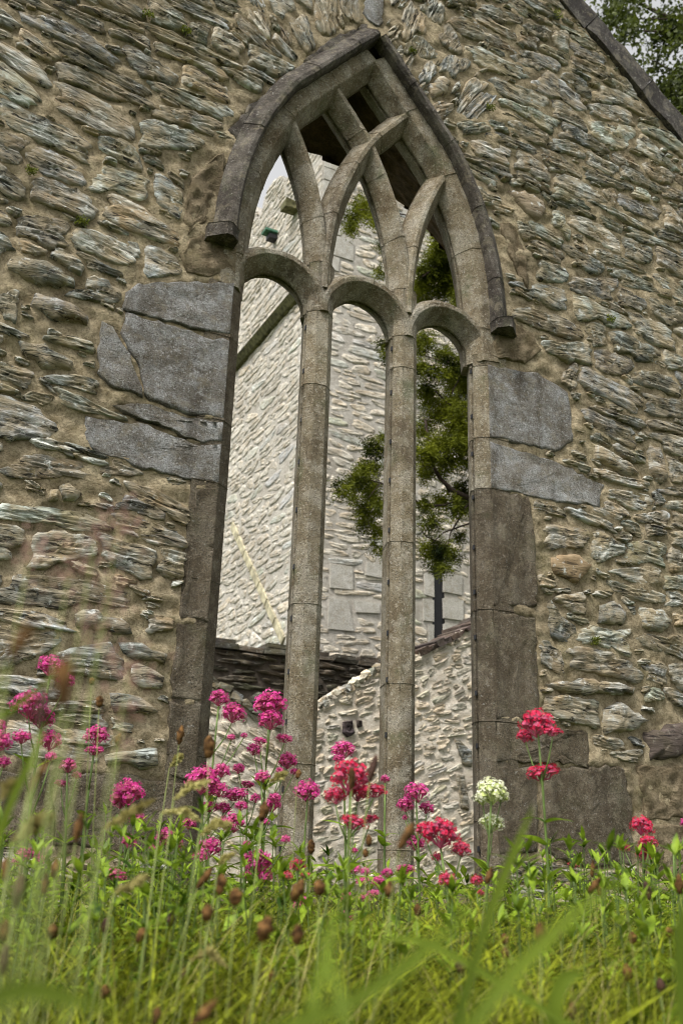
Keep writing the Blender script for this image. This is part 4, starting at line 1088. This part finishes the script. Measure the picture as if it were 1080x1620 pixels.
p, D = frus(5200, 1.9, 5.6, .8); m = len(p); C = p+np.stack([rng.normal(0, .03, m), rng.normal(0, .03, m), rng.uniform(.03, .40, m)], -1)
az = rng.uniform(0, 6.28, m); el = rng.uniform(-.3, .9, m); Dd = np.stack([np.cos(az)*np.cos(el), np.sin(az)*np.cos(el), np.sin(el)], -1); Wd = unit(np.cross(Dd, rng.normal(size=(m, 3))*.3+np.array([0, 0, 1])))
o = quads_mesh('leafy_undergrowth', C, Dd, Wd, rng.uniform(.035, .085, m), rng.uniform(.012, .026, m), M['leaf'], None, -.12, origin=(0, 0, 0)); o['kind'] = 'stuff'
# leafy valerian shoots, not yet in flower, standing up in front of the wall foot
LV = []; SB = MB()
for i in range(360):
    D = rnd.uniform(1.7, 3.5); x = rnd.uniform(-30, 1110); yt = 1282+abs(rnd.gauss(0, 1))*85+(42 if x > 560 else 0)+rnd.uniform(0, 30)
    if 440 < x < 800: yt += 60
    tp = Vector(at_dist(x, yt, D))
    if tp.y > -.06: continue
    b = Vector((tp.x+rnd.uniform(-.05, .05), tp.y+rnd.uniform(-.05, .03), 0)); b.z = float(ground_z(b.x, b.y))
    m = b.lerp(tp, .5)+Vector((rnd.uniform(-.02, .02), 0, 0)); SB.tube([b, m, tp], [.0028, .0024, .0014], 4, False)
    H = tp.z-b.z; z = .25+rnd.random()*.1; a = rnd.uniform(0, 3)
    while z < 1.0:
        p = b.lerp(m, z*2) if z < .5 else m.lerp(tp, z*2-1)
        s_ = rnd.uniform(.06, .115)*(1.2-.7*z)
        for k in (0, math.pi): LV.append((p, a+k+rnd.uniform(-.2, .2), s_, rnd.uniform(.15, .9)))
        if rnd.random() < .5:
            for k in (.6, -.6, 2.5): LV.append((p, a+k, s_*.55, rnd.uniform(.5, 1.1)))
        a += 1.57+rnd.uniform(-.3, .3); z += rnd.uniform(.05, .085)/max(H, .3)
    for k in range(4): LV.append((tp, rnd.uniform(0, 6.28), rnd.uniform(.025, .045), rnd.uniform(.7, 1.3)))
tv = np.zeros(len(LEAVES[0].vertices)*3); base_v = []
for me in LEAVES:
    me.vertices.foreach_get('co', tv); base_v.append(tv.reshape(-1, 3).copy())
nf = np.array([tuple(p_.vertices) for p_ in LEAVES[0].polygons]); Vs, Fs = [], []
for i, (p, a, s_, up) in enumerate(LV):
    v = base_v[i % 3]*s_; cu, su = math.cos(up), math.sin(up); x_ = v[:, 0]*cu-v[:, 2]*su; z_ = v[:, 0]*su+v[:, 2]*cu
    ca, sa = math.cos(a), math.sin(a); Vs.append(np.stack([x_*ca-v[:, 1]*sa+p[0], x_*sa+v[:, 1]*ca+p[1], z_+p[2]], 1)); Fs.append(nf+len(Vs[0])*i)
o = obj('leafy_shoots', np.concatenate(Vs), np.concatenate(Fs), M['leaf'], None, True, origin=(0, 0, 0)); o['kind'] = 'stuff'
o = SB.obj('shoot_stems', M['stem']); o['kind'] = 'stuff'

# ribwort plantain and other brown seed heads
M['seed'] = plain_mat('brown seed head', (.045, .023, .009), .9, .5, 90, col2=(.15, .078, .028), spec=.1); M['seed2'] = plain_mat('dark brown seed head', (.045, .02, .012), .8, .4, 60)
M['stalk'] = plain_mat('thin green stalk', (.16, .19, .05), .6)
def seed_mesh(mat, seed):
    V = []; F = []; nr, ns = 9, 8; r_ = np.random.RandomState(seed)
    for i in range(nr):
        t = i/(nr-1); rad = math.sin(math.pi*min(.97, t*.92+.05))**.6
        for k in range(ns):
            q = rad*(1+.6*(r_.rand()-.5)); a = 2*math.pi*k/ns+.4*i; V.append((.5*q*math.cos(a), .5*q*math.sin(a), t))
    for i in range(nr-1):
        for k in range(ns): F.append((i*ns+k, i*ns+(k+1) % ns, (i+1)*ns+(k+1) % ns, (i+1)*ns+k))
    F.append(tuple(range(ns))[::-1]); F.append(tuple((nr-1)*ns+k for k in range(ns))); return new_mesh('seed_head', V, F, mat)
SM = [seed_mesh(M['seed'], 1), seed_mesh(M['seed'], 2), seed_mesh(M['seed2'], 3)]
def plantain(x, y, hpx, wpx, D, dark=0, tilt=0.0):
    p = Vector(at_dist(x, y+hpx/2, D)); z = float((np.array(p)-CAM)@_fw); h = hpx/FPX*z; w = wpx/FPX*z
    b = Vector(at_dist(x-tilt*120+rnd.uniform(-30, 30), 1345, D+rnd.uniform(-.05, .05))); b.z = float(ground_z(b.x, b.y))
    t = thing('ribwort_plantain', '', 'wild plant', b, 'brown seed heads on thin stalks in the grass')
    m = b.lerp(p, .55)+Vector((-tilt*.02, 0, .01)); mb = MB(); mb.tube([b, b.lerp(m, .5), m, m.lerp(p, .5), p], [.0011, .0010, .0009, .0008, .0007], 5); mb.obj('stalk', M['stalk'], t)
    d = Vector(_rt)*tilt+Vector((0, 0, 1)); o = link('seed_head', SM[2 if dark else rnd.randrange(2)], t, p-b, d.to_track_quat('Z', 'X').to_euler()); o.scale = (w, w, h); return t
PL = [  # x, y, height, width, distance, dark, tilt, where
 (330, 1182, 36, 19, 1.7, 0, 0, 'tall brown seed head against the left jamb foot'),
 (157, 1110, 18, 13, 2.0, 0, 0, 'brown seed head above the slim magenta valerian'),
 (145, 1078, 12, 10, 2.1, 0, 0, 'small brown seed head highest among the left-hand heads'),
 (186, 1170, 20, 11, 2.0, 0, .1, 'brown seed head right of the slim magenta valerian'),
 (283, 1163, 30, 12, 2.1, 0, .1, 'pale seed head before the left jamb'),
 (413, 1285, 30, 16, 1.8, 0, .2, 'brown seed head among pink valerian left of the first mullion'),
 (492, 1340, 22, 12, 2.3, 0, 0, 'small brown seed head at the first mullion foot'),
 (470, 1225, 15, 9, 2.4, 0, .2, 'tiny brown seed head beside the tallest pink valerian'),
 (584, 1215, 42, 13, 1.5, 1, .25, 'dark blurred seed head over the crimson valerian'),
 (556, 1232, 34, 12, 1.5, 0, 0, 'brown seed head in front of the crimson valerian'),
 (631, 1320, 46, 16, 1.2, 0, .6, 'soft brown seed head crossing the second mullion foot'),
 (583, 1330, 18, 11, 1.9, 0, 0, 'brown seed head under the middle light, upper of two'),
 (578, 1350, 14, 10, 1.9, 0, 0, 'brown seed head under the middle light, lower of two'),
 (616, 1408, 24, 18, 1.5, 0, 0, 'round brown seed head left of the second mullion foot'),
 (769, 1385, 26, 12, 1.7, 0, .4, 'brown seed head leaning at the right light'),
 (838, 1387, 20, 10, 2.2, 0, 0, 'small brown seed head right of the white valerian'),
 (936, 1375, 26, 8, 2.2, 0, .1, 'thin brown seed head below the big grey block'),
 (931, 1398, 30, 12, 1.8, 0, .8, 'slanting brown seed head below the big grey block'),
 (948, 1408, 18, 10, 2.2, 0, 0, 'small brown seed head under the slanting one'),
 (1027, 1410, 28, 12, 2.0, 1, -.2, 'dark seed head below the right-edge crimson valerian'),
 (1075, 1400, 30, 13, 1.8, 0, 0, 'brown seed head at the right edge'),
 (1000, 1484, 18, 13, 2.0, 0, 0, 'round brown seed head low on the right'),
 (1058, 1475, 16, 12, 2.0, 0, 0, 'round brown seed head near the lower right edge'),
 (992, 1540, 26, 15, 1.6, 0, 0, 'larger brown seed head at the lower right'),
 (855, 1480, 36, 18, 1.2, 0, 0, 'blurred brown seed head in the lower middle right'),
 (886, 1478, 20, 9, 1.9, 1, 0, 'thin dark seed head beside the blurred one'),
 (798, 1486, 16, 13, 1.8, 0, 0, 'round brown seed head low below the white valerian, upper'),
 (799, 1508, 16, 12, 1.8, 0, 0, 'round brown seed head low below the white valerian, lower'),
 (728, 1530, 20, 16, 1.6, 1, 0, 'dark round seed head at the bottom centre'),
 (413, 1470, 38, 27, 1.2, 0, .3, 'big rusty seed head at the bottom centre left'),
 (462, 1408, 36, 20, 1.5, 0, .5, 'rusty seed head leaning below the first mullion'),
 (505, 1405, 24, 20, 1.4, 0, 0, 'soft brown seed head below the first mullion'),
 (372, 1420, 26, 22, 1.3, 0, 0, 'round fuzzy brown seed head below the left light'),
 (347, 1400, 32, 16, 1.5, 0, .1, 'rusty seed head just left of the fuzzy round one'),
 (327, 1445, 26, 20, 1.3, 0, 0, 'round brown seed head lower left of the fuzzy one'),
 (312, 1385, 40, 12, 1.5, 0, .7, 'slanting reddish seed head below the left jamb'),
 (270, 1455, 22, 12, 1.8, 1, 0, 'dark seed head above the tangled one'),
 (218, 1480, 24, 16, 1.6, 0, .4, 'brown tangled seed head in the lower left grass'),
 (166, 1465, 22, 14, 1.7, 1, 0, 'dark brown seed head in the lower left grass'),
 (86, 1375, 30, 14, 1.5, 0, 0, 'brown seed head below the low pink valerian'),
 (70, 1400, 34, 14, 1.3, 0, 0, 'second brown seed head below the low pink valerian'),
 (24, 1410, 50, 22, 1.0, 1, .1, 'large dark blurred seed head by the left edge'),
 (8, 1375, 34, 16, 1.2, 0, 0, 'brown blurred seed head at the left edge'),
 (5, 1475, 34, 20, 1.1, 0, 0, 'brown blurred seed head low at the left edge'),
 (4, 1520, 44, 16, 1.0, 1, 0, 'dark blurred seed head at the lower left edge'),
 (82, 1475, 24, 18, 1.5, 0, 0, 'round brown seed head in the left grass'),
 (120, 1310, 46, 14, 1.2, 0, .1, 'reddish blurred seed head left of the broad pink head'),
 (165, 1570, 20, 16, 1.6, 0, 0, 'round brown seed head at the bottom left'),
 (300, 1600, 60, 20, .95, 0, .9, 'rusty seed head lying across the bottom edge'),
 (243, 1610, 30, 14, 1.2, 0, .2, 'brown seed head at the bottom edge'),
 (470, 1480, 30, 20, 1.3, 0, 0, 'soft brown seed head at the lower centre'),
 (283, 1540, 20, 12, 1.7, 1, .5, 'dark seed head in the bottom grass'),
 (430, 1545, 22, 12, 1.6, 0, 0, 'small brown seed head at the bottom centre left'),
 (660, 1440, 18, 12, 1.9, 0, 0, 'small brown seed head below the second mullion'),
 (905, 1600, 24, 14, 1.5, 0, 0, 'brown seed head at the bottom right'),
 (1045, 1560, 22, 14, 1.6, 1, 0, 'dark seed head in the lower right corner'),
 (100, 1080, 84, 30, .47, 0, -.1, 'very large blurred rusty seed head close to the lens'),
 (62, 1120, 76, 16, .55, 1, 0, 'dark blurred seed head beside the very large one'),
 (12, 1010, 76, 22, .45, 0, .5, 'large blurred rusty seed head at the left edge, highest of all'),
 (45, 1225, 60, 10, .9, 0, .5, 'long blurred straw seed head at the far left'),
]
for x, y, h, w, D, dk, tl, lab in PL:
    t = plantain(x, y, h, w, D, dk, tl); t['label'] = lab
# flowering grasses with arching pale ears
def ear(pts, D, rad, label, mat='dry', stalk_to=None):
    P = [Vector(at_dist(x, y, D)) for x, y in pts]; b = Vector(at_dist(pts[0][0]-rnd.uniform(20, 60), 1345, D)); b.z = float(ground_z(b.x, b.y))
    t = thing('grass_ear', label, 'grass stem', b, 'arching ears of flowering grass')
    mb = MB(); m = b.lerp(P[0], .6)+Vector((0, 0, .03)); mb.tube([b, b.lerp(m, .5), m, P[0]], [.0014, .0013, .0012, .001], 5); mb.obj('stalk', M['stalk'], t)
    n = len(P); f = []
    for i in range(60):
        q = i/60*(n-1); k = int(q); f.append(P[k].lerp(P[min(k+1, n-1)], q-k))
    f = np.array([tuple(v) for v in f]); C = np.repeat(f, 4, 0); m_ = len(C); tg = unit(np.gradient(f, axis=0)); tg = np.repeat(tg, 4, 0)
    Dd = unit(tg*1.2+rng.normal(size=(m_, 3))*.45); Wq = unit(np.cross(Dd, rng.normal(size=(m_, 3)))); s_ = np.repeat(np.sin(np.pi*np.linspace(.08, .97, 60)), 4)
    quads_mesh('seed_ear', C, Dd, Wq, s_*rad*3.2+.002, s_*rad*1.2+.001, M[mat], t)
for a in (([(165, 1310), (200, 1290), (245, 1265)], 1.2, .0035, 'straw-coloured ear arching left of the left jamb, lower one'),
          ([(275, 1265), (300, 1245), (335, 1235)], 1.5, .0035, 'pale ear curving up towards the bushy pink valerian'),
          ([(255, 1285), (290, 1283), (318, 1300)], 1.5, .0035, 'pale ear drooping right below the bushy pink valerian'),
          ([(315, 1322), (340, 1305), (368, 1305)], 1.4, .004, 'yellowish ear just left of the deep pink sprawling valerian'),
          ([(425, 1238), (438, 1230), (455, 1222)], 1.9, .004, 'short pale ear beside the tallest pink valerian'),
          ([(0, 1265), (12, 1250), (30, 1240)], 1.1, .004, 'pale ear at the left edge by the stacked magenta valerian'),
          ([(20, 1330), (55, 1305), (85, 1290)], 1.0, .004, 'straw ear slanting up at the far left'),
          ([(268, 1215), (278, 1203), (289, 1194)], 2.2, .0045, 'short yellow-green ear in front of the left jamb'),
          ([(345, 1370), (355, 1358), (372, 1350)], 1.6, .003, 'thin tan ear below the left light'),
          ([(300, 1520), (330, 1505), (360, 1530)], 1.4, .003, 'thin pale ear hanging in the bottom grass'),
          ([(180, 1412), (210, 1400), (235, 1385)], 1.2, .003, 'pale ear in the lower left grass')): ear(*a)
M['fog'] = plain_mat('pinkish grass panicle', (.42, .22, .19), .7, .25, 20, .4, .2, (.55, .36, .30))
fogs = [(190, 822, 'topmost'), (150, 858, 'second highest'), (50, 868, 'leftmost'), (110, 905, 'middle left'), (175, 935, 'middle right'), (140, 1000, 'centre lower'), (205, 1065, 'lower right'), (195, 1150, 'lowest')]
for x, y, w_ in fogs:
    D = .72; p = Vector(at_dist(x, y, D)); b = Vector(at_dist(x-60+rnd.uniform(-20, 20), 1345, D)); b.z = float(ground_z(b.x, b.y))
    t = thing('fog_grass', 'faint blurred pinkish grass panicle before the left rubble, %s of its group' % w_, 'grass stem', b, 'pinkish grass panicles close to the lens')
    mb = MB(); mb.tube([b, b.lerp(p, .5)+Vector((-.02, 0, .02)), p], [.0009, .0007, .0004], 4); mb.obj('stalk', M['stalk'], t)
    m_ = 46; C = np.array(p)+rng.normal(size=(m_, 3))*np.array([.008, .008, .011]); Dd = unit(rng.normal(size=(m_, 3))+np.array([.5, 0, .6])); Wq = unit(np.cross(Dd, rng.normal(size=(m_, 3))))
    quads_mesh('panicle', C, Dd, Wq, rng.uniform(.004, .008, m_), rng.uniform(.0015, .003, m_), M['fog'], t)
# broad near grass blades
def broad(pts, D, w, label):
    P = [np.array(at_dist(x, y, D+dd)) for x, y, dd in pts]; n = 14
    q = np.linspace(0, len(P)-1, n); P = np.array([P[int(a)]*(1-(a-int(a)))+P[min(int(a)+1, len(P)-1)]*(a-int(a)) for a in q])
    for _ in range(3): P[1:-1] = (P[:-2]+P[2:]+2*P[1:-1])/4
    tg = unit(np.gradient(P, axis=0)); sd = unit(np.cross(tg, unit(P-CAM))); V = []; F = []
    for i in range(n):
        ww = w*.5*min(1, (1-i/(n-1))*2.2+.03); nn = np.cross(tg[i], sd[i]); V += [tuple(P[i]-sd[i]*ww+nn*ww*.3), tuple(P[i]), tuple(P[i]+sd[i]*ww+nn*ww*.3)]
    for i in range(n-1): a = i*3; F += [(a, a+3, a+4, a+1), (a+1, a+4, a+5, a+2)]
    o = obj('broad_grass_blade', V, F, M['leaf2'], None); tag(o, label, 'grass blade', 'broad blurred grass blades close to the lens')
M['leaf2'] = plain_mat('near grass blade', (.06, .095, .008), .6, .2, 3, .25, .1, (.14, .19, .018))
broad([(470, 1700, 0), (490, 1600, 0), (520, 1500, .03), (545, 1390, .05)], .42, .005, 'broad blurred green blade rising in the bottom centre')
broad([(560, 1700, 0), (545, 1600, 0), (520, 1520, .02), (495, 1450, .04)], .40, .004, 'second blurred blade crossing the bottom centre, leaning left')
broad([(690, 1700, 0), (790, 1560, 0), (900, 1450, .05), (990, 1385, .1)], .44, .007, 'long blurred blade sweeping up to the right')
broad([(380, 1650, 0), (560, 1590, 0), (690, 1490, .03), (760, 1420, .06)], .42, .006, 'blurred blade slanting from the bottom centre to the right light')
broad([(-60, 1600, 0), (40, 1560, 0), (110, 1580, 0), (200, 1600, 0)], .40, .007, 'blurred blade bending in the bottom left corner')
broad([(700, 1700, 0), (770, 1450, 0), (820, 1330, 0), (845, 1270, 0)], .75, .007, 'thin blurred blade rising before the right jamb')
broad([(870, 1660, 0), (880, 1560, 0), (905, 1540, 0), (925, 1545, 0)], .9, .012, 'pale blade at the bottom edge right of centre')
broad([(1090, 1700, 0), (1078, 1520, 0), (1085, 1440, 0), (1100, 1400, 0)], .7, .012, 'blurred blade at the lower right edge')
broad([(-30, 1400, 0), (20, 1260, 0), (60, 1180, 0), (75, 1140, 0)], .8, .006, 'thin blurred blade before the stacked magenta valerian')
broad([(-40, 1170, 0), (0, 1135, 0), (60, 1090, 0), (90, 1060, 0)], .8, .005, 'thin blurred blade crossing the left edge')
broad([(930, 1640, 0), (700, 1500, 0), (640, 1480, 0), (560, 1500, 0)], .9, .006, 'thin arching blade over the bottom centre')

# small ferns and moss tufts rooted in the wall
M['mosstuft'] = plain_mat('moss tuft', (.09, .13, .015), .8, .4, 40, .2, .2, (.20, .22, .03))
for x, y, r, lab in ((50, 270, 9, 'small yellow moss tuft between stones at the upper left'), (235, 22, 9, 'green moss tuft on the rubble near the top left'), (295, 48, 8, 'green moss tuft on the rubble left of the arch top'), (652, 80, 6, 'tiny yellow moss tuft just right of the arch apex'), (880, 22, 10, 'green moss tuft below the gable coping'), (940, 1013, 9, 'yellow flowering moss tuft right of the right jamb'), (965, 505, 9, 'green moss tuft right of the hood stop'), (130, 350, 10, 'green moss tuft between stones left of the hood stop'), (775, 170, 8, 'moss tuft right of the arch')):
    c = on_y(x, y, -.02); z = (c-CAM)@_fw; rr = r/FPX*z; m_ = 160; C = c+np.clip(rng.normal(size=(m_, 3)), -1.4, 1.4)*rr*np.array([.6, .3, .4]); Dd = unit(rng.normal(size=(m_, 3))+np.array([0, -.8, -.2])); Wq = unit(np.cross(Dd, rng.normal(size=(m_, 3))))
    o = quads_mesh('moss_tuft', C, Dd, Wq, rng.uniform(.008, .016, m_), rng.uniform(.004, .007, m_), M['mosstuft']); tag(o, lab, 'moss tuft', 'moss tufts rooted in the wall')
